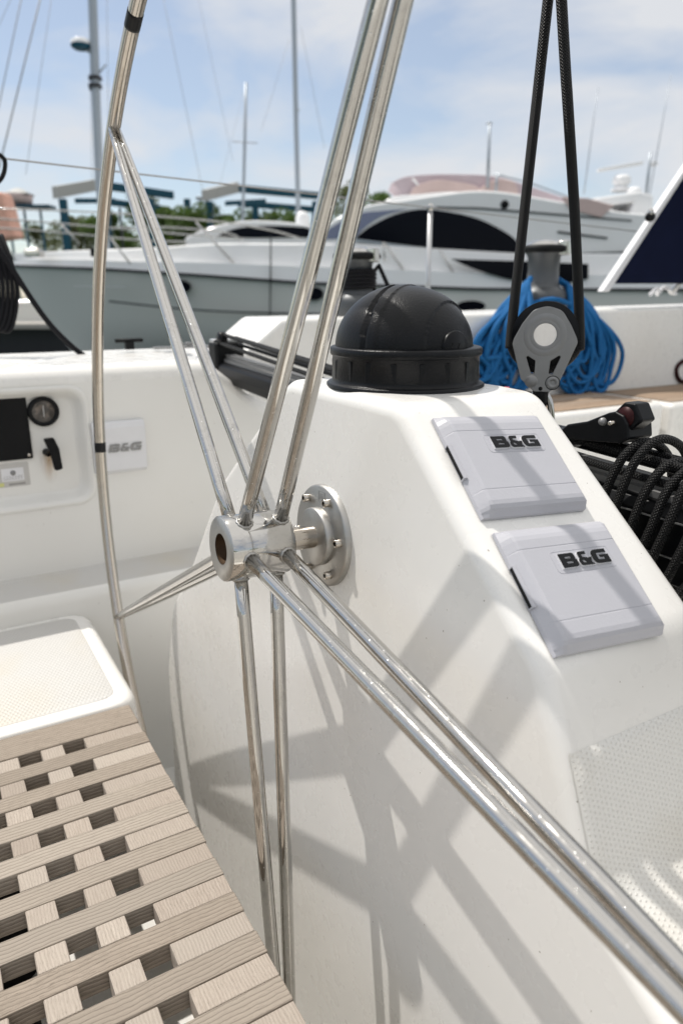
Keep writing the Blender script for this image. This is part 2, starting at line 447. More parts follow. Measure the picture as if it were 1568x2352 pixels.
for k in range(1, 10): ring(F0+FR+(F1-F0-2*FR)*k/9, 0, 1-k/9)
for k in range(1, 7):
    a = k/6*PI/2; ring(F1-FR+FR*math.sin(a), FR*(1-math.cos(a)), 0)
body = MB().loft(rings, uvs=ringuv)
nR = len(pp)
body.f.append(list(range(nR))[::-1]); body.sm.append(True)
body.f.append(list(range((len(rings)-1)*nR, len(rings)*nR))); body.sm.append(False)
ped = empty('helm_pedestal', L(.2, 0, -.9), 'white fibreglass helm pedestal flaring out below the black domed compass', 'pedestal')
body.build('body', 'gel', ped, recalc=True)
# nonskid panel, follows the flank
def flank(arc_s, ff, off=0):
    """point on flank at arc distance below the top right corner"""
    # find start index (point nearest to (.142,.178))
    i = FL0; d = arc_s
    while True:
        a, b2 = pp[i], pp[(i+1) % nR]; l = (b2-a).length
        if d <= l or l == 0: break
        d -= l; i = (i+1) % nR
    t = (b2-a).normalized(); p = a+t*d; nn = V((-t.y, t.x))
    if nn.x < 0 and nn.y < 0 or nn.dot(V((1, 1))) < 0: nn = -nn
    return L(ff+Fz(0, p.y)*.8, p.x, p.y)+(S*nn.x+Z*nn.y)*off
FL0 = min(range(nR), key=lambda i: (pp[i]-V((.15, .170))).length)
a0, a1 = .366, .80; f0, f1 = .109, .30
vs, uvs, fs = [], [], []
na, nf = 80, 36
for i in range(na+1):
    for j in range(nf+1):
        aa = a0+(a1-a0)*i/na; ff = f0+(f1-f0)*j/nf
        # rounded corners + slightly sunken border
        dx = min(ff-f0, f1-ff); dy = min(aa-a0, a1-aa); rc = .030
        if dx < rc and dy < rc:
            dd = rc-math.hypot(rc-dx, rc-dy)
        else: dd = min(dx, dy)
        q_ = max(0, min(1, dd/.006)); off = .0002+.0018*q_*q_*(3-2*q_)
        vs.append(flank(aa, ff, off)); uvs.append((aa, ff))
for i in range(na):
    for j in range(nf): fs.append((i*(nf+1)+j, (i+1)*(nf+1)+j, (i+1)*(nf+1)+j+1, i*(nf+1)+j+1))
MB().add(vs, fs, uvs).build('nonskid_panel', 'nonskid', ped)
# low boss around the flange
bs = []
for rr, hh in ((.092, .0005), (.088, -.0012), (.083, -.0026), (.0, -.0026)): bs.append((rr, hh))
# ---------------------------------------------------------------- instrument covers
SL = V((0, -.768, .640))
CY_ = (S*-.768+Z*.640).normalized(); CN = (S*.640+Z*.768).normalized()
def bg_letters():
    Bo = rpoly([(0, 0, 0), (1.32, 0, .30), (1.32, .52, .24), (1.18, .52, .02), (1.25, .56, .05), (1.25, 1, .28), (0, 1, 0)], 6)
    Bh1 = rrect(.42, .63, .90, .745, .05, 4); Bh2 = rrect(.42, .27, .93, .385, .05, 4)
    G = rpoly([(1.30, 1, 0), (0, 1, .42), (0, 0, .42), (1.38, 0, 0), (1.38, .60, 0), (.62, .60, 0), (.62, .41, 0), (.96, .41, 0), (.96, .26, 0), (.42, .26, .1), (.42, .74, .1), (1.30, .74, 0)], 6)
    amp = [[rpoly([(.0, 0, .26), (.86, 0, .2), (.86, .56, .26), (.0, .56, .26)], 5), rpoly([(.27, .2, .1), (.58, .2, .06), (.52, .38, .06), (.27, .38, .1)], 4)],
           [rpoly([(.10, .50, .1), (.40, .56, 0), (.38, .78, .06), (.76, .78, 0), (.80, 1, 0), (.10, 1, .2)], 5)],
           [rpoly([(.20, .56, 0), (.50, .60, 0), (1.14, .0, 0), (.78, .0, 0)], 2)],
           [rpoly([(.70, .24, .0), (.94, .14, .1), (1.10, .52, 0), (.84, .52, 0)], 4)]]
    out = [(0, 0, [Bo, Bh1, Bh2]), (2.62, 0, [G])]
    for i, a in enumerate(amp): out.append((1.44, i*.0, a))
    return out
def letters(O, X, Y, Nn, h, dep, matname, parent, under=True, shear=0):
    mb, mb2 = MB(), MB()
    tot = 4.0
    for gi, (ox, _, polys) in enumerate(bg_letters()):
        pl = [[((p[0]+ox-tot/2+shear*p[1])*h, (p[1]-.5)*h) for p in q] for q in polys]
        put(mb, fill2d(pl, .0004+.00003*gi), O+Nn*dep, X, Y, Nn)
        if under: put(mb2, fill2d(pl, dep-.0002+.00002*gi, 0, .0004), O, X, Y, Nn)
    o = mb.build('lettering', matname, parent)
    if under: mb2.build('lettering_edge', 'coverw', o)
CX_ = globals()['F']*math.cos(.09)-CY_*math.sin(.09); CYR = CY_*math.cos(.09)+globals()['F']*math.sin(.09)
def cover(f0, s0, z0, label):
    """s0,z0 = upper edge at pedestal surface"""
    W, H, T = .132, .128, .0135
    O = L(f0, s0, z0)          # upper aft corner
    F = CX_; CY_ = CYR
    e = empty('instrument_cover', O-CY_*H, label, 'instrument cover', 'covers clipped over the pedestal instruments')
    # section along slope: y from 0 (top) to -H ; x = height
    sec = [(0, 0), (-.002, .004)] + [(-.004-.010*math.sin(t), .004+.0095*(1-math.cos(t))) for t in ()]
    g = .0006
    def notch(y): return [(y+g, T), (y, T-.0006), (y-g, T)]
    top = [(.000, .0), (.0, .0045), (-.0025, .0075), (-.007, .0105), (-.012, .0126), (-.017, T)]
    bot = [(-H+.014, T), (-H+.0095, T-.0008), (-H+.006, T-.003), (-H+.0035, T-.0062), (-H, .0035), (-H, 0)]
    sec = top+notch(-.027)+notch(-H+.027)+bot
    xs = [(0, -.0035), (.0, -.0008), (.0045, 0), (W-.0045, 0), (W, -.0008), (W, -.0035)]
    # body: straight extrusion then side skirts chamfered
    mb = MB(); rings = []
    for x, drop in ((.0125, 0), (W-.004, 0)):
        rings.append([O+F*x+CY_*y+CN*h for y, h in sec])
    mb.loft(rings, closed=False, smooth=False)
    n = len(sec)
    # aft side skirt: wide sloping band
    mid = [O+F*.009+CY_*y*.997+CN*(h-.0012 if h > .004 else h) for y, h in sec]
    low = [O+F*.001+CY_*y+CN*max(0, min(h, .0035)) for y, h in sec]
    base = [O+F*.0+CY_*y+CN*0 for y, h in sec]
    mb.loft([base, low, mid, rings[0]], closed=False, smooth=False)
    hi = [O+F*W+CY_*y+CN*min(h, T-.003 if h > T-.003 else h) for y, h in sec]; hb = [O+F*W+CY_*y for y, h in sec]
    mb.loft([rings[1], hi, hb], closed=False, smooth=False)
    bo = mb.build('body', 'cover', e, recalc=True); 
    for p in bo.data.polygons: p.use_smooth = False
    md = bo.modifiers.new('bv', 'BEVEL'); md.width = .0012; md.segments = 2; md.limit_method = 'ANGLE'; md.angle_limit = math.radians(30); md.harden_normals = True
    # frame of the logo
    fr = rrect(.041, -.0565, .1135, -.0335, .0045, 5)
    MB().tube([O+F*p[0]+CY_*p[1]+CN*(T+.00005) for p in fr], .00032, 6, closed=True).build('logo_frame', 'cover', e)
    letters(O+F*.0775-CY_*.045+CN*T, F, CY_, CN, .0150, .0022, 'black', e)
    # finger slot in the skirt
    sl = MB(); sl.prism([(-.040, .0012), (-.040, .0048), (-.080, .0062), (-.080, .0012)], O-F*.0004, CY_, CN, F*.0016); sl.build('slot', 'blackm', e)
    lp = MB(); 
    lp.box(O-F*.001+CY_*-.0395, F*.004, CY_*.0012, CN*.0068); lp.box(O-F*.001+CY_*-.0818, F*.004, CY_*.0012, CN*.0078); lp.box(O-F*.0008+CY_*-.0806+CN*.0062, F*.004, CY_*.0411, CN*.0009)
    lp.build('slot_lip', 'cover', e)
    return e
cover(.1365, .1625, .1622, 'upper pale grey square cover lettered B and G, just below the black compass')
cover(.1275, .2735, .0700, 'lower pale grey square cover lettered B and G, nearest the dotted nonskid panel')
# ---------------------------------------------------------------- compass
CC = L(.212, .008, .180)
cp = empty('compass', CC, 'black domed steering compass with sliding hood on top of the pedestal', 'compass')
MB().lathe([(.0985, -.002), (.0985, .0025), (.0965, .004), (.0915, .0045), (.0918, .010), (.0910, .036), (.0930, .037), (.0940, .039), (.0940, .0455), (.092, .047), (.083, .048)], CC, Z, 96).build('base', 'grain', cp)
# recessed grips round the base
for k, an in enumerate((-1.05, -.40, .30, 1.0, 2.2, 3.4, 4.4)):
    d0 = V((math.sin(an), -math.cos(an), 0)); tt = V((d0.y, -d0.x, 0))
    MB().prism(rrect(-.019, .009, .019, .032, .003), CC+d0*.0892, tt, Z, d0*.0012).build('grip_pad', 'grain', cp, bevel=.001)
dome = MB(); vs = []; nu, nv = 192, 80; fs = []
e1 = (V((1, -.62, .0))).normalized()
for i in range(nv+1):
    th = PI/2*(1-i/nv)+.0
    for j in range(nu):
        ph = 2*PI*j/nu; d0 = V((math.sin(th)*math.cos(ph), math.sin(th)*math.sin(ph), math.cos(th)))
        t = d0.dot(e1)
        r = .0850
        if t < -.16: r += .0028
        elif t < -.11: r -= .0012
        elif t < .05: r += .0016
        elif t < .065: r += .0004
        if t > .66: r -= .0024
        vs.append(CC+Z*.0455+V((d0.x*r, d0.y*r, d0.z*r*.86)))
for i in range(nv):
    for j in range(nu): fs.append((i*nu+j, i*nu+(j+1) % nu, (i+1)*nu+(j+1) % nu, (i+1)*nu+j))
dome.add(vs, fs); dm = dome.build('hood', 'grain', cp, recalc=True)
# pivot cap of the hood with a small emblem
pd = V((.62, -.76, .05)).normalized(); PC = CC+Z*.044+pd*.0835
pv = MB().lathe([(.020, -.006), (.020, -.0004), (.019, .0006), (0, .0006)], PC, pd, 40).build('pivot_cap', 'black', cp)
px = Z.cross(pd).normalized(); py = pd.cross(px); em = MB()
for x0, y0, x1, y1 in ((-.009, -.008, -.0075, .006), (-.009, .0045, .004, .006), (.003, -.001, .0045, .006), (-.004, -.002, .0045, -.0005), (-.004, -.008, -.0025, -.0005)):
    em.box(PC+pd*.0004+px*(x0+y0*.3)+py*y0, px*(x1-x0), (py+px*.3)*(y1-y0), pd*.0006)
em.build('emblem', 'black', pv)
# ---------------------------------------------------------------- cockpit moulding
ck = empty('cockpit_moulding', L(-.3, 0, -.95), 'white fibreglass cockpit moulding with side coaming, ledges and side deck', 'cockpit')
# coaming inner wall with hole for the engine panel recess
wall_out = [(-1.2, -.36), (.50, -.36), (.50, -.03), (.44, .0), (.385, .045), (.34, .082), (.30, .0935), (-1.2, .0935)]
hole = rrect(-.62, -.190, .018, .094-.010, .045, 8)
mb = MB(); put(mb, fill2d([wall_out, hole], .004), L(0, -1.0, 0)-S*.004, F, Z, S); mb.build('coaming_wall', 'gelc', ck)
# recess: lip, slope, floor
def rr_at(ins, dep, r): return [L(p[0], -1.0+dep, p[1]) for p in rrect(-.62+ins, -.190+ins, .018-ins, .084-ins, r, 8)]
mb = MB(); mb.loft([rr_at(-.006, .0005, .05), rr_at(-.003, .004, .048), rr_at(.004, .0035, .043), rr_at(.012, -.008, .038), rr_at(.019, -.024, .032), rr_at(.028, -.030, .026)], smooth=True)
k = len(mb.v)-len(rr_at(0, 0, .02)); mb.f.append(list(range(k, len(mb.v)))); mb.sm.append(False)
mb.build('panel_recess', 'gelc', ck, recalc=True)
# coaming top roll + side deck (section swept along F)
sec = [(-1.0, .093), (-1.002, .106), (-1.009, .118), (-1.022, .127), (-1.04, .131), (-1.07, .130), (-1.10, .126), (-1.54, .128)]
mb = MB(); mb.loft([[L(ff, s_, z_) for s_, z_ in ((a, b_-dz*max(0, min(1, (1.5+a)*3))) for a, b_ in sec)] for ff, dz in ((-1.2, 0), (.27, 0), (.30, .001), (.34, .012), (.385, .048), (.44, .093), (.50, .123))], closed=False); mb.build('coaming_top', 'gel', ck)
mb = MB(); mb.loft([[L(ff, s_, z_) for s_, z_ in ((-1.54, .128), (-1.555, .126), (-1.57, .10), (-1.62, -1.0), (-1.3, -2.2))] for ff in (-1.6, 6)], closed=False, smooth=False); mb.build('topside', 'gel', ck)
mb = MB(); mb.box(L(.47, -1.46, -.36), F*.02, S*.46, Z*.34); mb.build('coaming_end', 'gelc', ck, bevel=.006)
mb = MB(); vs = [L(-1.2, -1.0, -.355), L(.5, -1.0, -.355), L(.5, -.985, -.363), L(-1.2, -.985, -.363), L(.5, -.885, -.365), L(-1.2, -.885, -.365)]
mb.add(vs, [(0, 1, 2, 3), (3, 2, 4, 5)], [(-1.2, 0), (.5, 0), (.5, .015), (-1.2, .015), (.5, .115), (-1.2, .115)]); mb.build('ledge', 'nonskid_far', ck)
mb = MB(); mb.loft([[L(ff, s_, z_) for s_, z_ in ((-.885, -.365), (-.872, -.372), (-.868, -.39), (-.862, -.9))] for ff in (-1.2, .5)], closed=False); mb.build('cockpit_side', 'gelc', ck)
mb = MB(); mb.box(L(-1.2, -.9, -.95), F*4.4, S*2.0, Z*.05); mb.build('sole', 'gelc', ck)
# starboard side behind the viewer and the transom bench, seen in the polished steel
mb = MB(); mb.box(L(-1.2, 1.12, -.95), F*4.4, S*.3, Z*1.02); mb.build('starboard_coaming', 'gelc', ck, bevel=.02)
mb = MB(); mb.box(L(-1.35, -1.0, -.95), F*.2, S*2.2, Z*.95); mb.build('transom', 'gelc', ck, bevel=.02)
# high forward coaming carrying the winches
hc = [(.42, .10, .02), (.50, .125, .05), (.63, .222, .04), (1.5, .232, 0), (3.6, .262, 0), (3.6, -.5, 0), (.42, -.5, 0)]
mb = MB(); mb.prism(rpoly(hc, 6), L(0, -1.2, 0), F, Z, -S*.30); mb.build('winch_coaming', 'gel', ck, bevel=.018, seg=4)
# bench with teak top
mb = MB(); mb.box(L(1.10, -1.2, -.55), F*.86, S*.34, Z*.475); mb.build('bench_aft', 'gel', ck, bevel=.02, seg=4)
mb = MB(); mb.box(L(1.98, -1.2, -.55), F*1.8, S*.36, Z*.470); mb.build('bench_forward', 'gel', ck, bevel=.02, seg=4)
for (fa, fb, sb, zz) in ((1.13, 1.93, -.893, -.0745), (2.01, 3.75, -.873, -.0795)):
    mb = MB(); q = MB(); nP = 7; w_ = (sb+1.195)/nP
    for i in range(nP):
        P0 = L(fa, -1.195+i*w_+.002, zz); r0 = random.random()*3
        mb.box(P0, F*(fb-fa), S*(w_-.004), Z*.004)
        k = len(mb.v)-8
        for j in range(8): d = mb.v[k+j]-P0; mb.uv[k+j] = (d.dot(F)+r0, d.dot(S)+r0)
    mb.build('teak_planking', 'teakdeck', ck)
# ---------------------------------------------------------------- helm seat: moulding and teak grating
sz = -.414
seat = empty('helm_bench', L(-.35, -.1, sz-.45), 'white moulded helm seat end with dimpled nonskid top', 'seat')
outl = rrect(-1.0, -.872, -.052, -.415, .055, 10)
def so(ins, z): return [L(p[0], p[1], z) for p in rrect(-1.0+ins, -.872+ins, -.052-ins, -.415-ins*.4, max(.012, .055-ins*.6), 10)]
mb = MB(); mb.loft([so(0, sz-.45), so(0, sz-.022), so(.003, sz-.010), so(.010, sz-.002), so(.020, sz+.002), so(.028, sz+.001)], smooth=True); 
n_ = len(outl); mb.f.append(list(range(len(mb.v)-n_, len(mb.v)))); mb.sm.append(False)
mb.build('moulding', 'gel', seat, recalc=True)
ins = rrect(-.965, -.838, -.090, -.452, .03, 8)
mb = MB(); 
a = [L(p[0], p[1], sz+.0014) for p in rrect(-.968, -.841, -.087, -.449, .032, 8)]; b2 = [L(p[0], p[1], sz+.0032) for p in ins]
k = len(ins); mb.add(a+b2, [(i, (i+1) % k, k+(i+1) % k, k+i) for i in range(k)]+[tuple(range(k, 2*k))], [((p-HUB).dot(F), (p-HUB).dot(S)) for p in a+b2])
mb.build('nonskid_top', 'nonskid_far', seat, recalc=True)
mb = MB(); mb.box(L(-1.0, -.42, -.72), F*.90, S*1.5, Z*.02); mb.build('locker_floor', 'gel', seat)
mb = MB(); mb.box(L(-.105, -.41, -.9), F*.015, S*1.5, Z*.455); mb.build('light_screen_front', 'gelc', seat)  # panel added to block side light and darken the grating holes
mb = MB(); mb.box(L(-1.0, -.41, -.9), F*.015, S*1.5, Z*.455); mb.build('light_screen_back', 'gelc', seat)  # matching added panel, keeps light from entering under the grating
for (ff, ss, rr) in ((-.30, .10, .055), (-.36, -.05, .06), (-.33, -.24, .05)):
    mb = MB().lathe([(rr, 0), (rr, .10), (rr*.85, .11), (rr*.3, .11), (rr*.3, .13), (0, .13)], L(ff, ss, -.70), Z, 28)
    mb.build('deck_fitting', 'blackm', seat)
gr = empty('teak_grating', L(-.35, .1, sz-.03), 'weathered grey-brown teak grating seat with square holes beside the wheel', 'grating')
TH = .026
def piece(mb, fa, fb, sa, sb, along, top=0.0, wob=.0012):
    r0, r1 = random.random()*20, random.random()*20
    j = lambda: (random.random()-.5)*wob
    P = L(fa+j(), sa+j(), sz-TH); mb.box(P, F*(fb-fa), S*(sb-sa), Z*(TH+top+j()*.8))
    k = len(mb.v)-8
    for i in range(8):
        d = mb.v[k+i]-P
        u_, v_ = (d.dot(F), d.dot(S)) if along == 'F' else (d.dot(S), d.dot(F))
        mb.uv[k+i] = (u_+r0, v_+r1+d.dot(Z))
pitch = .0655; barw = .0325; eF = -.074
s0 = -.349
mb = MB(); piece(mb, -1.0, eF, -.413, s0-.0008, 'F', .0004); mb.build('end_board', 'teak', gr, bevel=.003)
rows = []
s = s0
cols = [(-.166, eF-.001)]
c = -.199
while c > -.62: cols.append((c-.034, c)); c -= .067
ncol = [MB() for _ in cols]
nrows = 13
for r in range(nrows):
    sa = s0+r*pitch; sb = sa+pitch-barw
    for mbx, (fa, fb) in zip(ncol, cols): piece(mbx, fa, fb, sa+.0006, sb-.0006, 'S', -.0006)
    m2 = MB(); piece(m2, -1.0, eF+(random.random()-.5)*.0012, sb, sa+pitch, 'F', .0003); m2.build('slat', 'teak', gr, bevel=.0016)
for mbx in ncol: mbx.build('cross_piece', 'teak2', gr, bevel=.0016)
# ---------------------------------------------------------------- engine panel things on the coaming
PW = -1.0-.030
ep = empty('engine_panel', L(-.27, PW, -.075), 'black engine control panel screwed into the recess of the coaming', 'control panel')
mb = MB(); mb.prism(rrect(-.43, -.077, -.108, .083-.006, .004), L(0, PW, 0), F, Z, S*.006); mb.build('plate', 'black', ep, bevel=.001)
for a, b3 in ((-.116, .068), (-.116, -.068), (-.42, .068)): MB().lathe([(.0038, 0), (.0038, .0014), (0, .0016)], L(a, PW+.006, b3), S, 16).build('screw', 'steel_satin', ep)
for k_, (a, b3) in enumerate(((-.22, .02), (-.22, -.04))): MB().lathe([(.022, 0), (.022, .002), (.018, .003), (.018, .0015), (0, .0015)], L(a, PW+.006, b3), S, 32).build('dial', 'grain', ep)
ga = empty('round_gauge', L(-.079, PW, 0), 'round black-rimmed gauge with a dark glass face beside the black panel', 'gauge')
G0 = L(-.074, PW, .030)
MB().lathe([(.0345, 0), (.0345, .010), (.031, .013), (.0255, .0125), (.025, .008)], G0, S, 48).build('bezel', 'black', ga)
m, nt, b = newmat('gauge_face'); M['gface'] = m
c = mixc(nt, ramp(nt, noise(nt, 60, 3), .45, .62), (.05, .045, .04), (.16, .13, .11)); nt.links.new(c, b.inputs['Base Color']); b.inputs['Roughness'].default_value = .15; b.inputs['Coat Weight'].default_value = .6
MB().lathe([(.0252, .0082), (0, .0095)], G0, S, 40).build('face', 'gface', ga)
mb = MB(); mb.box(G0+S*.0096-F*.001-Z*.012, F*.0018, Z*.026, S*.0006); mb.build('needle', 'alu_light', ga)
hd = empty('pull_handle', L(-.068, PW, -.1), 'black T shaped pull handle below the round gauge with a rust streak', 'handle')
MB().lathe([(.0085, 0), (.0075, .012), (.006, .03)], L(-.078, PW, -.066), S, 20).build('stem', 'blackm', hd)
mb = MB(); mb.prism(rpoly([(-.014, .038, .004), (.009, .039, .005), (.018, .012, .01), (.021, -.036, .006), (.003, -.039, .006), (-.002, 0, .01)], 5), L(-.072, PW+.028, -.066), F, Z, S*.016); mb.build('grip', 'black', hd, bevel=.004, seg=3)
m, nt, b = newmat('rust_streak'); M['streak'] = m
n1 = noise(nt, 18, 4, 'Object', (3, 3, .5)); tc = N(nt, 'ShaderNodeTexCoord'); mm = N(nt, 'ShaderNodeMapping'); nt.links.new(tc.outputs['UV'], mm.inputs[0])
gt = N(nt, 'ShaderNodeTexGradient', gradient_type='SPHERICAL'); nt.links.new(mm.outputs[0], gt.inputs[0])
mu = N(nt, 'ShaderNodeMath', operation='MULTIPLY'); nt.links.new(gt.outputs['Fac'], mu.inputs[0]); nt.links.new(ramp(nt, n1, .3, .7), mu.inputs[1])
b.inputs['Base Color'].default_value = (.55, .33, .13, 1); b.inputs['Roughness'].default_value = .7
tr = N(nt, 'ShaderNodeBsdfTransparent'); mx = N(nt, 'ShaderNodeMixShader'); nt.links.new(mu.outputs[0], mx.inputs[0]); nt.links.new(tr.outputs[0], mx.inputs[1]); nt.links.new(b.outputs[0], mx.inputs[2]); nt.links.new(mx.outputs[0], nt.nodes['Material Output'].inputs[0])
mb = MB(); x0, x1, y0, y1 = -.096, -.052, -.145, -.060
mb.add([L(x0, PW+.0008, y0), L(x1, PW+.0008, y0), L(x1, PW+.0008, y1), L(x0, PW+.0008, y1)], [(0, 1, 2, 3)], [(-1, -1), (1, -1), (1, .45), (-1, .45)], smooth=False); mb.build('rust_stain', 'streak', hd)
st = empty('warning_sticker', L(-.17, PW, -.14), 'worn silver and white sticker with small print under the black panel', 'sticker')
mb = MB(); mb.prism(rrect(-.30, -.140, -.120, -.084, .004), L(0, PW, 0), F, Z, S*.0006); mb.build('backing', 'alu_light', st)
mb = MB(); mb.box(L(-.180, PW+.0006, -.126), F*.048, Z*.030, S*.0003); mb.box(L(-.235, PW+.0006, -.126), F*.050, Z*.030, S*.0003); mb.build('white_field', 'coverw', st)
M['yellow'] = plain('pale_yellow', (.62, .62, .25), .5)
mb = MB(); mb.box(L(-.235, PW+.0006, -.1375), F*.058, Z*.009, S*.0004); mb.build('yellow_field', 'yellow', st)
mb = MB()
for r in range(3):
    for q in range(7): mb.box(L(-.176+q*.006, PW+.0010, -.1225+r*.0035), F*(.002+.003*random.random()), Z*.0012, S*.0002)
for q in range(8): mb.box(L(-.166+q*.0045, PW+.0007, -.1365), F*.0032, Z*.005, S*.0003)
mb.lathe([(.006, 0), (.006, .0006), (.0, .0006)], L(-.155, PW+.0009, -.107), S, 14)
mb.build('print', 'alu', st)
# cover on the coaming
cs = empty('side_cover', L(.085, -1.0, -.13), 'white square instrument cover with grey lettering on the coaming behind the wheel rim', 'instrument cover')
mb = MB(); mb.prism([(-.006, 0), (.004, .014), (.108, .018), (.123, .014), (.123, 0)], L(.022, -1.0, 0), Z, S, F*.125)
mb.v = [HUB+F*(p-HUB).dot(F)+S*(p-HUB).dot(S)+Z*((p-HUB).z-.124) for p in mb.v]; mb.build('body', 'coverw', cs, bevel=.003, seg=3)
letters(L(.093, -1.0+.0178, -.064), F, Z, S, .0195, .0006, 'alu', cs, under=False, shear=.28)
# ---------------------------------------------------------------- mainsheet traveller
def TZ(s_): return .058+(.25-s_)*.042         # top of beam
TF = .425
tv = empty('mainsheet_traveller', L(TF, -.4, -.02), 'black mainsheet traveller beam crossing the cockpit behind the pedestal', 'traveller')
def TB(f, s_, z): return L(TF+f, s_, TZ(s_)+z)
mb = MB(); mb.loft([[TB(f, s_, z*k_) for f, z in ((-.035, -.088), (-.037, -.05), (-.033, -.012), (-.025, 0), (.025, 0), (.033, -.012), (.037, -.05), (.035, -.088))] for s_, k_ in ((-1.13, .55), (-.5, .6), (-.1, 1), (1.1, 1))], cap=True, smooth=False); mb.build('beam', 'black', tv, bevel=.004)
mb = MB(); mb.loft([[TB(f, s_, z) for f, z in ((-.016, .0), (-.016, .008), (-.010, .010), (-.010, .016), (-.014, .020), (.014, .020), (.010, .016), (.010, .010), (.016, .008), (.016, 0))] for s_ in (-1.12, 1.1)], cap=True, smooth=False); mb.build('track', 'alu', tv)
mb = MB(); mb.box(TB(-.04, -1.17, -.035), F*.085, S*.06, Z*.085); mb.build('end_fitting', 'blackm', tv, bevel=.01, seg=3)
mb = MB(); mb.box(TB(-.036, -1.165, .045), F*.07, S*.03, Z*.012); mb.build('end_cap', 'alu_light', tv, bevel=.003)
mb = MB().lathe([(0, -.012), (.016, -.01), (.018, -.004), (.018, .004), (.016, .01), (0, .012)], TB(-.02, -1.11, .062), F, 24); mb.build('end_sheave', 'black', tv)
# beam face stripes on the starboard side
mb = MB()
for z in (-.072, -.030): mb.box(TB(-.0385, -.1, z), F*.002, S*1.2, Z*.0016)
mb.build('groove_line', 'alu_light', tv)
# control lines along the beam
for i, (f, z0, z1, r) in enumerate(((-.020, .072, .044, .0050), (-.030, .050, .024, .0050), (.012, .064, .046, .0048), (.022, .046, .030, .0048))):
    pts = [TB(f+.004*math.sin(s_*4), s_, z0+(z1-z0)*(s_+1.1)/1.9 - .01*math.sin((s_+1.1)/1.9*PI)) for s_ in [(-1.1+1.9*k/30) for k in range(31)]]
    o = MB().tube(pts, r, 12).build('traveller_line', 'rope', label=['black braided line nearest the pedestal along the top of the traveller', 'black braided line low on the pedestal side of the traveller', 'black braided line high on the far side of the traveller', 'black braided line low on the far side of the traveller'][i], cat='rope', group='control lines of the traveller')
# car + cam cleat arm
car = empty('traveller_car', TB(0, .03, .02), 'black traveller car under the hanging pulley block', 'traveller car')
mb = MB(); mb.box(TB(-.028, -.05, .021), F*.056, S*.15, Z*.022); mb.build('slider', 'black', car, bevel=.005, seg=3)
mb = MB(); mb.box(TB(-.012, .015, .040), F*.024, S*.022, Z*.03); mb.build('toggle', 'steel_satin', car, bevel=.004)
cl = empty('cam_cleat', TB(0, .16, .03), 'black cam cleat arm with a dark red cheek standing up from the traveller', 'cleat')
FS = (F*.0+S).normalized()
def CQ(u, v, d=TF-.03): return onp(u, v, L(d, 0, 0), F)
pl = [(1283, 990), (1300, 975), (1345, 968), (1395, 948), (1412, 945), (1430, 955), (1440, 975), (1442, 1010), (1420, 1020), (1300, 1010)]
mb = MB(); fr = [CQ(*p) for p in pl]; mb.prism([((p-HUB).dot(S), p.z-HUB.z) for p in fr], L(TF-.03, 0, 0), S, Z, F*.045); mb.build('arm', 'black', cl, bevel=.003)
c0 = CQ(1425, 965); mb = MB().lathe([(0, -.001), (.012, -.001), (.012, .003), (0, .003)], c0+F*.004+Z*.004+S*.003, F, 28); mb.build('red_cheek', 'red', cl)
mb = MB(); mb.prism(rpoly([(-.016, .006, .006), (-.002, .021, .006), (.014, .021, .004), (.026, .002, .004), (.010, -.012, .004), (-.010, -.010, .006)], 4), c0+F*.004, S, Z, F*.026); mb.build('jaw', 'black', cl, bevel=.003)
mb = MB().lathe([(0, -.010), (.0025, -.010), (.0025, 0.0)], c0-S*.008-Z*.004, F, 12); mb.build('pin', 'steel_satin', cl)
MB().lathe([(0, -.006), (.004, -.005), (.005, -.002), (.005, 0)], CQ(1385, 968), F, 12).build('bolt', 'alu', cl)
# coil of black rope over the beam
for i in range(7):
    s_ = .205+i*.0225; lean = .02+.012*i
    zt = TZ(s_)+.060+.012*math.sin(i*1.9)-.003*i
    bot = -.16-.03*(i % 3)
    raw = [L(TF-.055-.01*random.random(), s_-.045-lean, bot-.12), L(TF-.056, s_-.032-lean*.6, bot+.03), L(TF-.05, s_-.014, zt-.09), L(TF-.036, s_, zt-.02), L(TF-.005, s_+.010, zt), L(TF+.035, s_+.016, zt-.03), L(TF+.05, s_+.01, zt-.12), L(TF+.052, s_-.02, bot), L(TF+.05, s_-.03, bot-.15)]
    MB().tube(catmull(raw, 8), .0054, 14).build('rope_loop', 'rope', label='black braided rope loop hung over the traveller beam, number %d counting away from the pedestal' % (i+1), cat='rope', group='loops of black rope hung over the traveller')
# hanging dark straps below
for i, (u0, v0, u1, v1, w_) in enumerate(((1470, 1255, 1440, 1330, 26), (1500, 1260, 1470, 1410, 30), (1500, 1270, 1568, 1360, 18), (1560, 1300, 1500, 1460, 34))):
    P, Q = onp(u0, v0, L(TF+.02, 0, 0), F), onp(u1, v1, L(TF+.02, 0, 0), F)
    MB().tube([P+(P-Q)*.4, P, (P+Q)/2+F*.004, Q, Q+(Q-P)*1.2], .0068 if w_ > 20 else .005, 10).build('rope_tail', 'rope', label=['short black rope tail hanging nearest the pedestal under the beam', 'second black rope tail hanging under the beam', 'black rope tail slanting down to the right under the beam', 'thick black rope tail farthest right under the beam'][i], cat='rope', group='rope tails hanging under the traveller')
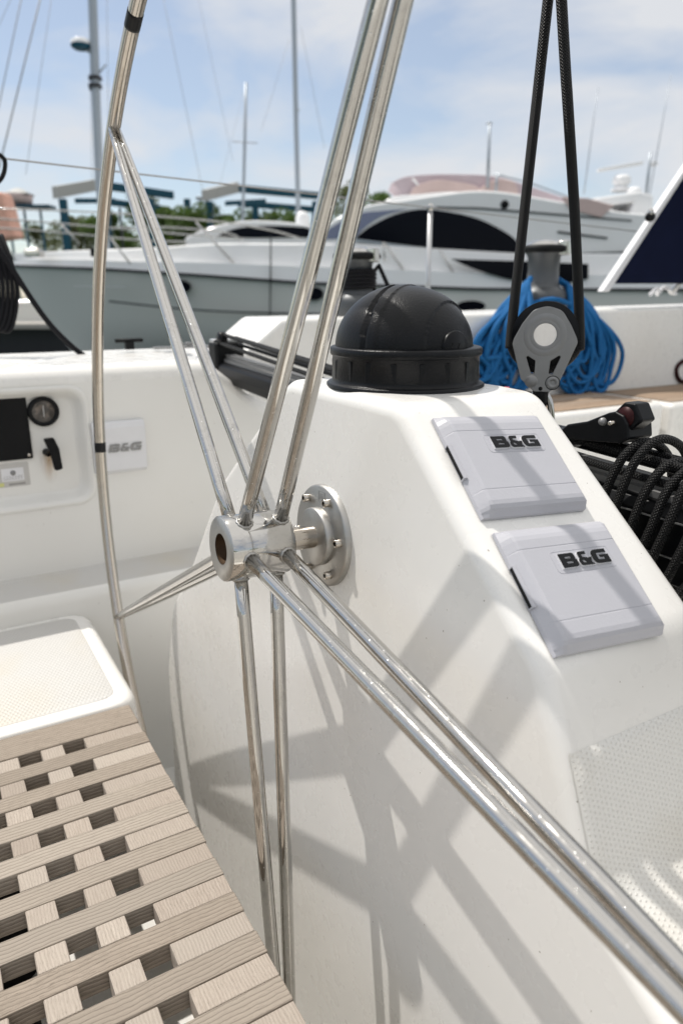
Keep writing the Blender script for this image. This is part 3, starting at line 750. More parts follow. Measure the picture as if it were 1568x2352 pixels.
# ---------------------------------------------------------------- pulley block
BF = TF
BC = onp(1251, 769, L(BF, .03, 0), F)
bn = (CAM-BC); bn.z *= .6; bn.normalize()
bx = Z.cross(bn).normalized(); by = bn.cross(bx)
sc = .0885/150      # metres per picture pixel at that distance
blk = empty('pulley_block', BC-by*.075, 'grey open-centred pulley block held upright by black rope above the traveller', 'pulley block')
def bp(u, v): return ((u-1251)*sc, -(v-769)*sc)
out = [bp(*p)+((r*sc),) for *p, r in [(1236, 896, 8), (1205, 868, 4), (1181, 790, 8), (1184, 778, 3), (1200, 745, 10), (1222, 715, 30), (1252, 706, 40), (1284, 716, 30), (1305, 748, 10), (1319, 775, 3), (1322, 785, 8), (1287, 880, 8), (1270, 896, 8)]]
cen = rpoly([(math.cos(a)*27*sc, math.sin(a)*27*sc, 0) for a in [2*PI*k/40 for k in range(40)]], 2)
h1 = rpoly([bp(1211, 818)+(4*sc,), bp(1217, 815)+(3*sc,), bp(1235, 826)+(4*sc,), bp(1235, 857)+(5*sc,), bp(1226, 860)+(4*sc,)], 4)
h2 = rpoly([bp(1291, 816)+(4*sc,), bp(1285, 813)+(3*sc,), bp(1266, 826)+(4*sc,), bp(1264, 857)+(5*sc,), bp(1274, 860)+(4*sc,)], 4)
for sd in (1, -1):
    mb = MB(); put(mb, fill2d([rpoly(out, 5), cen, h1, h2], .0030, .0008), BC+bn*(.0085*sd-.0015), bx, by, bn, True); mb.build('cheek', 'alu', blk)
MB().lathe([(.0175, .010), (.0215, .0112), (.023, .0112), (.0320, .0105), (.033, .0095)], BC, bn, 64).build('cheek_ring', 'alu', blk)
MB().lathe([(.0168, -.009), (.0168, .0105), (.0185, .0112), (.0190, .0100)], BC, bn, 48).build('bearing', 'alu', blk)
MB().lathe([(.019, .0060), (.0435, .0068), (.044, .0062), (.0375, .0), (.044, -.0062), (.0435, -.0068), (.019, -.006)], BC, bn, 64).build('sheave', 'black', blk)
P = bp(1276, 876); q0 = BC+bx*P[0]+by*P[1]+bn*.010
MB().lathe([(.0098, .0), (.0098, .0010), (.0088, .0010), (.0088, 0.0)], q0, bn, 32).build('screw_ring', 'blackm', blk)
MB().lathe([(.0086, 0), (.0082, .0012), (.003, .0012), (.003, 0)], q0, bn, 28).build('screw', 'alu', blk)
P = bp(1228, 874); MB().lathe([(.0088, 0), (.0084, .0010), (0, .0010)], BC+bx*P[0]+by*P[1]+bn*.010, bn, 28).build('rivet', 'alu', blk)
P = bp(1250, 890); MB().lathe([(.0028, .0), (.0028, .0009), (0, .0009)], BC+bx*P[0]+by*P[1]+bn*.0100, bn, 16).build('hole', 'blackm', blk)
P = bp(1251, 852); mb = MB(); put(mb, text2d('LEWMAR', .0082, .0006), BC+bx*P[0]+by*P[1]+bn*.0101, by, -bx, bn)
P = bp(1251, 826); put(mb, text2d('80', .0100, .0006), BC+bx*P[0]+by*P[1]+bn*.0101, by, -bx, bn); mb.build('lettering', 'blackm', blk)
# swivel shackle
sh = empty('swivel_shackle', TB(0, .03, .05), 'dark steel swivel shackle linking the pulley block to the car', 'shackle')
P0 = BC-by*.075
MB().lathe([(.011, 0), (.0115, -.012), (.009, -.022), (.007, -.03)], P0, by, 24).build('swivel', 'blackm', sh)
for sg in (-1, 1):
    MB().tube(catmull([P0+bx*sg*.006-by*.002, P0+bx*sg*.014-by*.018, P0+bx*(sg*.016+.003)-by*.05, P0+bx*(sg*.010+.008)-by*.068], 6), [.0045]*19, 10).build('shackle_arm', 'steel', sh)
MB().tube([P0+bx*-.016-by*.062, P0+bx*.026-by*.066], .004, 10).build('shackle_pin', 'steel', sh)
# red capped lever by the block foot
lv = empty('red_lever', P0-bx*.05-by*.01, 'small black lever with a red tip behind the pedestal top', 'lever')
MB().tube([P0-bx*.002-by*.012+bn*-.012, P0-bx*.045-by*.004-bn*.012], [.0075, .006], 14).build('lever', 'blackm', lv)
MB().lathe([(0, .014), (.005, .012), (.007, .004), (.007, -.002)], P0-bx*.045-by*.004-bn*.012, -bx, 14).build('tip', 'redb', lv)
# mainsheet rope through the block
r_ = .0068; RR = .0455
def dirp(px_): 
    return None
topL = onp(1262, -40, BC, F)+F*.0; topR = onp(1286, -40, BC, F)
pts = []
pts.append(topL+(topL-(BC-bx*RR))*1.8); pts.append(topL)
for t in (.35, .7): pts.append(topL+((BC-bx*RR*.98+by*.02)-topL)*t)
for k in range(13):
    a = PI+.10+(PI-.2)*k/12; pts.append(BC+bx*math.cos(a)*RR+by*math.sin(a)*RR)
for t in (.7, .35): pts.append(topR+((BC+bx*RR*.98+by*.02)-topR)*t)
pts.append(topR); pts.append(topR+(topR-(BC+bx*RR))*1.8)
MB().tube(catmull(pts, 6), r_, 14).build('mainsheet_rope', 'rope', label='black braided mainsheet rope looped under the pulley block and running up out of sight', cat='rope')
# ---------------------------------------------------------------- winches
def winch(P, sc_, label, mats=('alu_dark', 'alu_dark'), turns=0, handle=.0):
    w = empty('winch', P, label, 'winch', 'winches on the far coaming')
    MB().lathe([(.075, 0), (.078, .006), (.078, .040), (.074, .052), (.056, .066)], P, Z, 40).build('base', mats[1], w)
    MB().lathe([(.056, .066), (.049, .076), (.046, .12), (.049, .155), (.056, .166)], P, Z, 40).build('drum', mats[0], w)
    MB().lathe([(.056, .166), (.073, .170), (.075, .176), (.073, .184), (.060, .188)], P, Z, 40).build('self_tailer', 'blackm', w)
    MB().lathe([(.060, .188), (.046, .196), (.030, .203), (0, .205)], P, Z, 32).build('cap', 'steel', w)
    mb = MB(); d = V((.75, -.66, 0)).normalized(); t_ = V((-d.y, d.x, 0)); mb.box(P+d*.045-t_*.012+Z*.158, d*.034, t_*.026, Z*.042); mb.build('feeder_arm', 'steel', w, bevel=.004)
    if turns:
        pts = [P+V((math.cos(a)*.056, math.sin(a)*.056, .078+.0115*a/(2*PI))) for a in [k*PI/10 for k in range(int(turns*20)+1)]]
        pts += [P+V((.066, -.03, .15)), P+V((.09, -.04, .10)), P+V((.12, -.05, .03)), P+V((.13, -.02, .006))]
        MB().tube(pts, .0065, 10).build('rope_turns', 'rope_dark', w)
    for o in [w]: o.scale = (sc_, sc_, sc_)
    return w
winch(L(.945, -1.30, .226), 1.02, 'winch wrapped with black rope behind the black compass dome', turns=5)
winch(L(1.76, -1.30, .236), 1.22, 'bare grey winch with the blue rope coil hanging from it')
WP = L(1.76, -1.28, .236)
# blue rope coils over the coaming
random.seed(11)
for side, cu0 in ((0, (-.235, 1.0)), (1, (.20, 1.0))):
    cnt = 15 if side == 0 else 14
    for i in range(cnt):
        t = i/(cnt-1)
        ftop = 1.70 + (-.07-.24*t if side == 0 else .07+.18*t)
        f_b = 1.70 + (-.13-.25*t+random.uniform(-.03, .03) if side == 0 else .10+.19*t+random.uniform(-.03, .03))
        sgx = -1 if side == 0 else 1
        zb = .236-.25-random.uniform(-.03, .05); wdt = .045+random.uniform(0, .05)
        so_ = -1.19+.010*(i % 3)
        raw = [L(1.74+sgx*.07, -1.27, .35-.01*random.random()), L(1.72+sgx*(.11+.10*t), -1.225, .31-.05*t), L(ftop+sgx*.02, so_, .215-.05*t),
               L(f_b-wdt*.5+sgx*.02, so_+.008, .05+.04*random.random()), L(f_b-wdt, so_+.006, zb+.06), L(f_b-wdt*.4, so_+.012, zb), L(f_b+wdt*.5, so_+.014, zb+.005), L(f_b+wdt, so_+.01, zb+.07),
               L(f_b+wdt*.5+sgx*.02, so_+.014+.004*(i % 2), .07+.04*random.random()), L(ftop+sgx*.03, so_+.01, .225-.05*t), L(1.73+sgx*.10, -1.24, .33-.03*t)]
        MB().tube(catmull(raw, 6), .0086, 10).build('rope_bight', 'rope_blue', label='blue rope bight hanging to the %s of the bare grey winch' % ('left' if side == 0 else 'right'), cat='rope', group='bights of the blue rope coil %s of the winch' % ('left' if side == 0 else 'right'))
pts = [WP+V((math.cos(a)*.10, math.sin(a)*.10, .03+.01*math.sin(a*3))) for a in [k*PI/12 for k in range(25)]]
MB().tube(pts, .0085, 10, closed=True).build('rope_ring', 'rope_blue', label='ring of blue rope round the foot of the bare grey winch', cat='rope')
# ---------------------------------------------------------------- lifelines, stanchion, deck gear
A0 = L(-1.2, -1.35, .655); A1 = onp(0, 363, L(0, -1.42, 0), S); A2 = onp(988, 477, L(0, -1.42, 0), S); A3 = A2+(A2-A1)*.9
sn = empty('stanchion', L((A2-HUB).dot(F), -1.42, .12), 'slim steel stanchion post holding the guard wire behind the compass', 'stanchion')
MB().tube([A2-Z*.52, A2-Z*.01], [.0105, .0085], 14).build('post', 'alu_light', sn); MB().lathe([(.0085, -.01), (.0125, -.006), (.0125, .006), (.008, .012), (0, .014)], A2, Z, 16).build('cap', 'steel', sn)
MB().tube([A1+(A1-A2)*.5, A1, A2, A3], .0022, 8).build('guard_wire', 'wire', label='grey guard wire sagging across the whole view behind the wheel', cat='wire')
# black hose loop and rope bundle at left edge
MB().tube(catmull([onp(u, v, L(0, -1.30, 0), S) for u, v in ((-60, 380), (-20, 352), (8, 362), (12, 385), (2, 412), (-30, 440))], 6), .0052, 10).build('hose_loop', 'blackm', label='thin black hose loop poking in at the left edge', cat='hose')
cb = 0
for i in range(6):
    x = -26+i*10
    raw = [onp(x-20, 540, L(0, -1.45-.01*i, 0), S), onp(x+2, 600, L(0, -1.45, 0), S), onp(x+12+i, 670, L(0, -1.44, 0), S), onp(x+2, 735+4*i, L(0, -1.43, 0), S), onp(x-30, 750, L(0, -1.45, 0), S), onp(x-44, 690, L(0, -1.46, 0), S), onp(x-40, 560, L(0, -1.47, 0), S)]
    MB().tube(catmull(raw, 6), .0058, 10).build('hanging_rope', 'rope_dark', label='black rope loop in the bundle hanging at the left edge, number %d from the left' % (i+1), cat='rope', group='bundle of black rope at the left edge')
MB().tube(catmull([onp(u, v, L(0, -1.42, 0), S) for u, v in ((-10, 560), (25, 612), (75, 690), (118, 748), (165, 795), (200, 822), (222, 840))], 6), .0075, 10).build('mooring_rope', 'rope_dark', label='black rope slanting down from the bundle to the side deck', cat='rope')
fc = empty('deck_cleat', L(.03, -1.44, .12), 'small black cleat on the edge of the side deck', 'cleat')
P = onp(312, 806, L(0, 0, .135), Z); P = L((P-HUB).dot(F), -1.44, .135)
mb = MB(); mb.box(P-F*.012, F*.024, S*.02, Z*.022); mb.tube([P-F*.04+Z*.026+S*.01, P+F*.04+Z*.026+S*.01], .006, 10); mb.build('horn', 'blackm', fc)
tk = MB(); P2 = P+F*.16; tk.box(P2-F*.09-Z*.001, F*.18, S*.03, Z*.006); tk.box(P2-F*.03+Z*.006, F*.02, S*.02, Z*.01); tk.box(P2+F*.01+Z*.006, F*.02, S*.02, Z*.01)
tk.build('deck_track', 'alu', label='short grey metal track beside the small black cleat', cat='track')
# ---------------------------------------------------------------- sprayhood
sp = empty('sprayhood', L(2.1, -1.3, .27), 'navy blue canvas sprayhood with a white edge strip at the right', 'sprayhood')
P0 = onp(1385, 670, L(0, -1.25, 0), S); P1 = onp(1600, 345, L(0, -1.25, 0), S)
A = (P0-HUB); B = (P1-HUB)
fa, za, fb, zb = A.dot(F), A.z, B.dot(F), B.z
rings = []
for ss, kk in ((0, 0), (.02, .004), (.25, .07), (.6, .12)):
    rings.append([L(fa+.01, -1.25+ss*.02, za+.045), L(fb+.01, -1.25+ss, zb+kk), L(fb+1.3, -1.25+ss, zb+kk-.02), L(fb+1.9, -1.25+ss*.3, za+.02)])
mb = MB(); mb.prism([((p-HUB).dot(F), (p-HUB).z) for p in (L(fa+.035, 0, za+.03), L(fb+.02, 0, zb), L(fb+1.3, 0, zb), L(fb+1.3, 0, za+.045))], L(0, -1.25, 0), F, Z, -S*.02); mb.build('side_panel', 'navy', sp)
mb = MB(); mb.add([L(fb+.02, -1.25, zb), L(fb+1.3, -1.25, zb), L(fb+1.3, -.6, zb+.2), L(fb+.02, -.6, zb+.2)], [(0, 1, 2, 3)]); so_ = mb.build('top_panel', 'navy', sp)
md = so_.modifiers.new('s', 'SOLIDIFY'); md.thickness = .012
mb = MB(); mb.prism([((p-HUB).dot(F), (p-HUB).z) for p in (P0-F*.012, P0+F*.03+Z*.0, P1+F*.022, P1-F*.004)], L(0, -1.245, 0), F, Z, -S*.03); mb.build('edge_strip', 'coverw', sp, bevel=.005)
MB().tube([onp(1540, 672, L(0, -1.3, 0), S), onp(1600, 600, L(0, -1.3, 0), S)], .014, 12).build('frame_foot', 'alu_light', sp)
bl = empty('stay_block', onp(1492, 498, L(0, -1.27, 0), S), 'small black and chrome block clipped to the white edge of the sprayhood', 'block')
Pq = onp(1492, 498, L(0, -1.22, 0), S); MB().lathe([(0, -.012), (.018, -.008), (.018, .008), (0, .012)], Pq, (S-F*.4), 20).build('body', 'black', bl); MB().lathe([(0, 0.02), (.011, .012), (.012, 0), (.008, -.01)], Pq+Z*.012, Z, 16).build('cap', 'steel', bl)
# small white rope heap on coaming
MB().tube(catmull([onp(u, v, L(0, -1.33, 0), S)+S*.02*math.sin(i*2) for i, (u, v) in enumerate(((1490, 678), (1500, 664), (1515, 676), (1528, 660), (1540, 674), (1548, 662), (1556, 676)))], 6), .008, 8).build('white_rope', 'coverw', label='short heap of white rope on the coaming under the sprayhood', cat='rope')
MB().tube(catmull([onp(u, v, L(0, -1.195, 0), S) for u, v in ((1590, 820), (1560, 835), (1552, 855), (1562, 875), (1592, 880))], 6), .009, 10).build('red_rope', 'red', label='dark red rope loop just entering at the right edge', cat='rope')
exec_bg = True
# ---------------------------------------------------------------- motor yacht
YD = 20.0
def B_(u, v, Y=YD): return at(u, v, Y)
PX = YD/ray(784, 600).y/FPX          # rough metres per pixel
def zof(v, Y=YD): return at(784, v, Y).z
def xof(u, v, Y=YD): return at(u, v, Y).x
my = empty('motor_yacht', V((0, YD+2.5, 0)), 'big white motor yacht with a flybridge moored across the water', 'motor yacht')
# hull: stations from bow (left) to stern (right)
YB = YD+2.4
xb = xof(12, 600, YB); xs = xof(2300, 640); Ln = xs-xb
def pl(t, pts):
    for (a, va), (b4, vb) in zip(pts, pts[1:]):
        if t <= b4: return va+(vb-va)*(t-a)/(b4-a)
    return pts[-1][1]
zr = lambda x: pl(x, [(xb, zof(609, YB)), (xof(200, 628), zof(617, YD+1)), (xof(440, 628), zof(630)), (xof(700, 650), zof(649)), (xof(1100, 660), zof(663)), (xs, zof(668))])
zb_ = lambda x: pl(x, [(xb, zof(583, YB)), (xof(120, 577, YD+1.5), zof(576, YD+1.5)), (xof(300, 565), zof(566)), (xof(500, 555), zof(556)), (xof(800, 556), zof(557)), (xof(1200, 575), zof(580)), (xs, zof(585))])
BY = YD+2.6
def half(x): 
    t = max(0, (x-xb)/7.5); return 2.6*min(1, (1-(1-min(1, t))**2.0))+.03
def halfw(x):
    t = max(0, (x-xb-2.3)/9); return 2.35*min(1, 1-(1-min(1, t))**1.7)+.0
NS = 44
def section(x):
    h, w = half(x), halfw(x); zt = zr(x)
    stem = max(0, (x-xb)/2.4)                       # raked stem
    zk = max(-.4, zt*(1-min(1, stem)**.85)-.4*min(1, stem))
    out = []
    for i in range(9):
        q = i/8; z = zk+(zt-zk)*q
        y = (w*(1-q)+h*q) if q > 0 else 0
        y *= min(1, (q*2.2)**.6) if q < .45 else 1
        if stem < 1: y = h*q**1.1
        out.append((y, z))
    return out
xsn = [xb+Ln*(i/NS)**1.35 for i in range(NS+1)]
mb = MB()
for sg in (-1, 1):
    mb.loft([[V((x, BY+sg*y, z)) for y, z in section(x)] for x in xsn], closed=False)
mb.build('hull', 'yhull', my, recalc=False)
def strip(z0f, z1f, y0, y1, name, mat, xa=None, xe=None, n=40):
    m_ = MB()
    for sg in (-1, 1):
        rg = []
        for i in range(n+1):
            x = (xa or xb)+((xe or xs)-(xa or xb))*i/n
            h = half(x); rg.append([V((x, BY+sg*(h+y0), z0f(x))), V((x, BY+sg*(h+y1), z1f(x)))])
        m_.loft(rg, closed=False)
    return m_
m_ = strip(lambda x: zr(x)-.05, lambda x: zr(x)-.05, 0, .06, '', ''); 
mb = MB()
for sg in (-1, 1):
    rg = []
    for i in range(50):
        x = xb+Ln*i/49; h = half(x); z = zr(x)
        rg.append([V((x, BY+sg*(h-.02), z-.055)), V((x, BY+sg*(h+.07), z-.045)), V((x, BY+sg*(h+.07), z+.02)), V((x, BY+sg*(h-.02), z+.03))])
    mb.loft(rg, closed=False, smooth=False)
mb.build('rub_rail', 'rubrail', my)
mb = MB()
for sg in (-1, 1):
    rg = []
    for i in range(50):
        x = xb+Ln*i/49; h = half(x); z = zr(x); zt = zb_(x); k = min(1, (x-xb)/4)
        zm = z+(zt-z)*(.55-.15*k)
        rg.append([V((x, BY+sg*h, z+.02)), V((x, BY+sg*(h-.03), zm)), V((x, BY+sg*max(0, h-.22*k), zm+.02)), V((x, BY+sg*max(0, h-.34*k), zt-.04)), V((x, BY+sg*max(0, h-.40*k), zt)), V((x, BY+sg*max(0, h-.55*k), zt)), V((x, BY+sg*0.0, zt+.02*k))])
    mb.loft(rg, closed=False, smooth=False)
mb.build('deck_bulwark', 'yacht', my, bevel=.02)
def slab(pts, Y0, thick, name, mat, parent, bev=.03, seg=3, Y=None, **k):
    """outline given in the picture, standing at distance Y0, thick metres deep"""
    poly = [(at(u, v, Y0).x, at(u, v, Y0).z) for u, v in pts]
    m_ = MB(); m_.prism(poly, V((0, Y0, 0)), V((1, 0, 0)), V((0, 0, 1)), V((0, thick, 0))); return m_.build(name, mat, parent, bevel=bev, seg=seg, **k)
def curve2(pts, k=6): return [(p.x, p.y) for p in catmull([V((a, b5, 0)) for a, b5 in pts], k)]
YS = YD+.45
# main superstructure with coachroof sweeping up from the windscreen
top = curve2([(705, 556), (745, 520), (790, 492), (850, 470), (930, 458), (1010, 446), (1080, 438), (1150, 440), (1230, 452), (1330, 470), (1420, 485), (1500, 492), (1650, 500)])
slab(top+[(1650, 590), (705, 590)], YS, 4.0, 'superstructure', 'yacht', my, .12, 4)
ws = curve2([(722, 551), (765, 520), (820, 492), (880, 484), (935, 480)])+curve2([(935, 480), (880, 495), (840, 520), (815, 546)])
slab(ws, YS-.02, .05, 'windscreen', 'glassblue', my, 0)
wn = curve2([(818, 545), (850, 520), (900, 495), (960, 481), (1020, 485), (1090, 500), (1140, 522), (1180, 548), (1200, 578)])+[(1200, 581), (1150, 579), (1000, 570), (818, 549)]
slab(wn, YS-.05, .06, 'side_window', 'glass', my, 0)
slab([(1205, 585), (1500, 575), (1500, 625), (1330, 628), (1300, 605)], YS-.05, .06, 'aft_window', 'glass', my, 0)
slab([(815, 548), (1000, 573), (1180, 584), (1450, 581), (1450, 585), (1180, 590), (1000, 580), (815, 554)], YS-.08, .05, 'window_sill', 'mast', my, .01)
wh = curve2([(1035, 594), (1075, 596), (1200, 600), (1350, 606)])+curve2([(1350, 640), (1280, 652), (1190, 645), (1120, 628), (1070, 610), (1035, 594)])
slab(wh, YD-.10, .12, 'hull_window', 'glass', my, 0)
# ribbed line and vent on the superstructure
slab([(1000, 474), (1100, 476), (1300, 492), (1450, 505), (1450, 508), (1300, 496), (1100, 480), (1000, 478)], YS-.03, .04, 'moulding_line', 'rubrail', my, .0)
slab([(1280, 530), (1395, 545), (1393, 549), (1280, 535)], YS-.03, .04, 'slot_line', 'rubrail', my, .0)
MB().lathe([(.11, -.02), (.11, .02), (0, .02)], at(1158, 470, YS), V((0, -1, 0)), 20).build('vent', 'blackm', my)
for (u, v, rx, ry) in ((1080, 703, .38, .14), (720, 675, .27, .17), (415, 658, .24, .16)):
    P = at(u, v, YD); ppt = [(math.cos(a)*rx, math.sin(a)*ry) for a in [2*PI*k/24 for k in range(24)]]
    h = BY-half(P.x)
    MB().prism(ppt, V((P.x, h-.06, P.z)), V((1, 0, 0)), Z, V((0, .2, 0))).build('porthole', 'glass', my)
slab([(170, 655), (290, 657), (290, 660), (170, 658)], YD+.3, .05, 'name_strip', 'alu_light', my, 0)
# crease on hull
slab(curve2([(250, 690), (500, 713), (900, 722), (1200, 724)])+curve2([(1200, 727), (900, 726), (500, 717), (250, 694)]), BY-2.60, .08, 'hull_crease', 'rubrail', my, 0)
# flybridge
fb_ = curve2([(870, 475), (900, 452), (960, 446), (1040, 440), (1120, 445), (1200, 455), (1300, 470), (1410, 482)])
slab(fb_+[(1410, 500), (870, 490)], YS+.5, 2.6, 'flybridge_coaming', 'yacht', my, .1, 3)
slab(curve2([(898, 420), (930, 406), (990, 400), (1060, 400), (1110, 402), (1160, 410), (1230, 432), (1300, 455)])+[(1300, 470), (1200, 458), (1050, 444), (925, 450), (912, 432)], YS+1.0, 1.6, 'flybridge_cover', 'canvas2', my, .08, 3)
slab(curve2([(940, 450), (955, 428), (1000, 414), (1050, 418), (1090, 426), (1110, 442)])+[(1100, 452), (950, 452)], YS+.85, .2, 'seat_cover', 'canvas', my, .06)
slab(curve2([(1095, 440), (1120, 420), (1150, 412), (1180, 418), (1190, 440)])+[(1180, 458), (1100, 452)], YS+.80, .3, 'console_cover', 'canvas', my, .06)
MB().tube([at(947, 410, YS+.9), at(978, 448, YS+.9)], .03, 8).build('cover_batten', 'yacht', my)
MB().tube([at(1135, 400, YS+.6), at(1210, 418, YS+.6), at(1330, 462, YS+.6)], .025, 8).build('fly_rail', 'mast', my)
MB().tube([at(1141, 402, YS+.6), at(1138, 442, YS+.6)], .035, 8).build('rail_post', 'mast', my)
MB().tube([at(1124, 283, YS+.8), at(1119, 432, YS+.8)], [.035, .05], 8).build('light_pole', 'mast', my)
MB().tube([at(1116, 283, YS+.8), at(1129, 283, YS+.8)], .03, 8).build('pole_light', 'mast', my)
# sun pad / open hatch and orange cushion
slab([(1290, 452), (1350, 455), (1410, 472), (1380, 500), (1310, 482)], YS-.05, .08, 'side_opening', 'canvas', my, .02)
# radar arch
slab([(1360, 455), (1470, 440), (1500, 448), (1500, 500), (1440, 500), (1455, 465), (1380, 475)], YS+.6, 2.4, 'radar_arch', 'yacht', my, .06)
P = at(1424, 440, YS+1.6); MB().lathe([(.26, 0), (.27, .06), (.20, .10), (.17, .16), (.24, .22), (.25, .34), (.17, .42), (0, .43)], P, Z, 28).build('radar_pedestal', 'yacht', my)
P = at(1425, 392, YS+1.6); mb = MB(); mb.box(P+V((-.66, -.06, -.04)), V((1.25, 0, .20)), V((0, .14, 0)), V((0, 0, .09))); mb.build('radar_scanner', 'yacht', my, bevel=.02)
P = at(1482, 452, YS+1.6); MB().tube([P, P+Z*1.15], [.05, .035], 8).build('mast_post', 'mast', my); MB().lathe([(0, -.08), (.1, -.04), (.11, .04), (0, .09)], P+V((.12, 0, .85)), Z, 20).build('dome_light', 'yacht', my)
MB().lathe([(.0, -.02), (.19, 0), (.19, .12), (.1, .2), (0, .21)], at(1455, 448, YS+1.2), Z, 20).build('small_dome', 'yacht', my)
for (u0, v0, u1, v1) in ((1372, 200, 1340, 445), (1540, 170, 1490, 450)):
    MB().tube([at(u0, v0, YS+1.4), at(u1, v1, YS+1.4)], [.008, .018], 6).build('whip_antenna', 'mast', my)
# bow rails
for pts in (((-30, 478), (120, 483), (300, 492), (500, 509), (620, 528), (690, 548)), ((-30, 500), (120, 512), (300, 527), (420, 538), (560, 549)), ((-30, 522), (60, 528), (200, 540), (330, 552), (430, 556)), ((230, 524), (380, 522), (500, 532), (540, 541), (550, 552))):
    MB().tube(catmull([at(u, v, YD+.35) for u, v in pts], 5), .022, 8).build('bow_rail', 'steel', my)
for (u0, v0, u1, v1) in ((0, 538, 35, 598), (142, 516, 182, 560), (255, 548, 300, 606), (450, 510, 540, 608), (885, 560, 940, 640), (1010, 576, 1050, 640), (880, 556, 883, 600)):
    MB().tube([at(u0, v0, YD+.12), at(u1, v1, YD+.12)], .026, 8).build('rail_post', 'steel', my)
MB().tube(catmull([at(u, v, YD-.1) for u, v in ((622, 540), (621, 640), (620, 735))], 5), .018, 6).build('fender_line', 'rope_dark', my)
mb = MB(); P = at(55, 590, YD+1.2); mb.box(P, V((.45, 0, 0)), V((0, .4, 0)), Z*.22); mb.build('anchor_roller', 'steel', my, bevel=.05, seg=3)
mb = MB(); P = at(208, 590, YD+.2); mb.box(P, V((.18, 0, 0)), V((0, .2, 0)), V((0, 0, .22))); mb.build('bow_fairlead', 'blackm', my, bevel=.03)
# ---------------------------------------------------------------- second motor yacht behind
Y2 = 32.0
m2 = empty('motor_yacht', V((-4, Y2+1.5, 0)), 'smaller white motor cruiser with a black windscreen behind the bow of the big yacht', 'motor yacht')
slab(curve2([(424, 548), (460, 530), (520, 513), (580, 506), (660, 510), (740, 520), (850, 530)])+[(900, 560), (900, 700), (440, 700)], Y2, 3.6, 'superstructure', 'yacht', m2, .12, 3)
slab(curve2([(498, 543), (530, 528), (575, 520), (640, 519), (700, 522)])+[(760, 545), (560, 546)], Y2-.06, .1, 'windscreen', 'glass', m2, 0)
slab([(-80, 690), (900, 690), (900, 800), (0, 800)], Y2-.3, 4.2, 'hull', 'yhull', m2, .1)
P = at(695, 505, Y2+1); MB().lathe([(.3, -.2), (.3, .1), (.2, .3), (0, .36)], P, Z, 24).build('radome', 'yacht', m2)
# ---------------------------------------------------------------- sailing boats with tall masts
def sailboat(label, Y, pts, w, hx=5.0, stays=(), ox=0.0):
    b0 = at(pts[-1][0], pts[-1][1], Y); root = empty('sailing_boat', V((b0.x, Y, 0)), label, 'sailing boat', 'sailing boats behind the motor yacht')
    P = [at(u, v, Y) for u, v in pts]; P.append(V((P[-1].x+.05, Y, 1.0)))
    MB().tube(P, [w*.42]+[w*.5]*(len(P)-1), 12).build('mast', 'mast', root)
    rg = []
    for i in range(13):
        t = i/12; x = b0.x+ox-hx+2*hx*t; h = 1.7*math.sin(PI*min(1, t*.9+.05))**.6
        rg.append([V((x, Y-h, 1.05)), V((x, Y-h*.85, .4)), V((x, Y-h*.4, -.2)), V((x, Y+h*.4, -.2)), V((x, Y+h*.85, .4)), V((x, Y+h, 1.05))])
    MB().loft(rg, closed=True, cap=True).build('hull', 'yacht', root)
    for (u0, v0, u1, v1, r) in stays: MB().tube([at(u0, v0, Y), at(u1, v1, Y)], r, 6).build('stay', 'wire', root)
    return root
sb1 = sailboat('sailing boat with a thick pale mast carrying a radar, left behind the wheel rim', 24.5, [(205, -500), (213, 0), (220, 200), (229, 420)], .27, hx=4.0, ox=3.2,
    stays=((66, -80, -20, 330, .016), (112, -80, -10, 420, .022), (130, -80, 60, 400, .008), (60, -80, -60, 190, .008), (245, -60, 250, 300, .007), (205, 0, 212, 420, .007)))
P = at(187, 103, 24.5); MB().lathe([(0, -.14), (.22, -.12), (.30, -.06), (.30, .0)], P, Z, 24).build('radar_base', 'liftgreen', sb1); MB().lathe([(.30, .0), (.29, .10), (.2, .15), (0, .16)], P, Z, 24).build('radar', 'yacht', sb1)
MB().tube([at(198, 113, 24.5), at(217, 126, 24.5)], .05, 8).build('radar_arm', 'mast', sb1); MB().tube([at(244, 148, 24.5), at(228, 168, 24.5)], .03, 8).build('spreader_stub', 'mast', sb1)
for v in (180, 198): MB().lathe([(.2, -.05), (.2, .05)], at(219, v, 24.5), Z, 16).build('mast_band', 'rubrail', sb1)
MB().lathe([(0, -.1), (.09, -.05), (.09, .05), (0, .1)], at(212, 203, 24.5), Z, 12).build('mast_light', 'rubrail', sb1)
sailboat('sailing boat with a short slim mast ending in the sky between the other masts', 40, [(565, 190), (562, 330), (557, 520)], .16, stays=((565, 192, 480, 520, .006), (534, 325, 592, 329, .02), (440, -80, 535, 370, .007)))
sailboat('sailing boat with a tall straight mast just left of the wheel spokes', 36, [(670, -300), (674, 0), (680, 300), (685, 500)], .22, hx=4.5, ox=1.0, stays=((690, 60, 745, 340, .008), (664, 90, 600, 300, .006), (360, -80, 470, 460, .010), (676, 258, 688, 252, .03)))
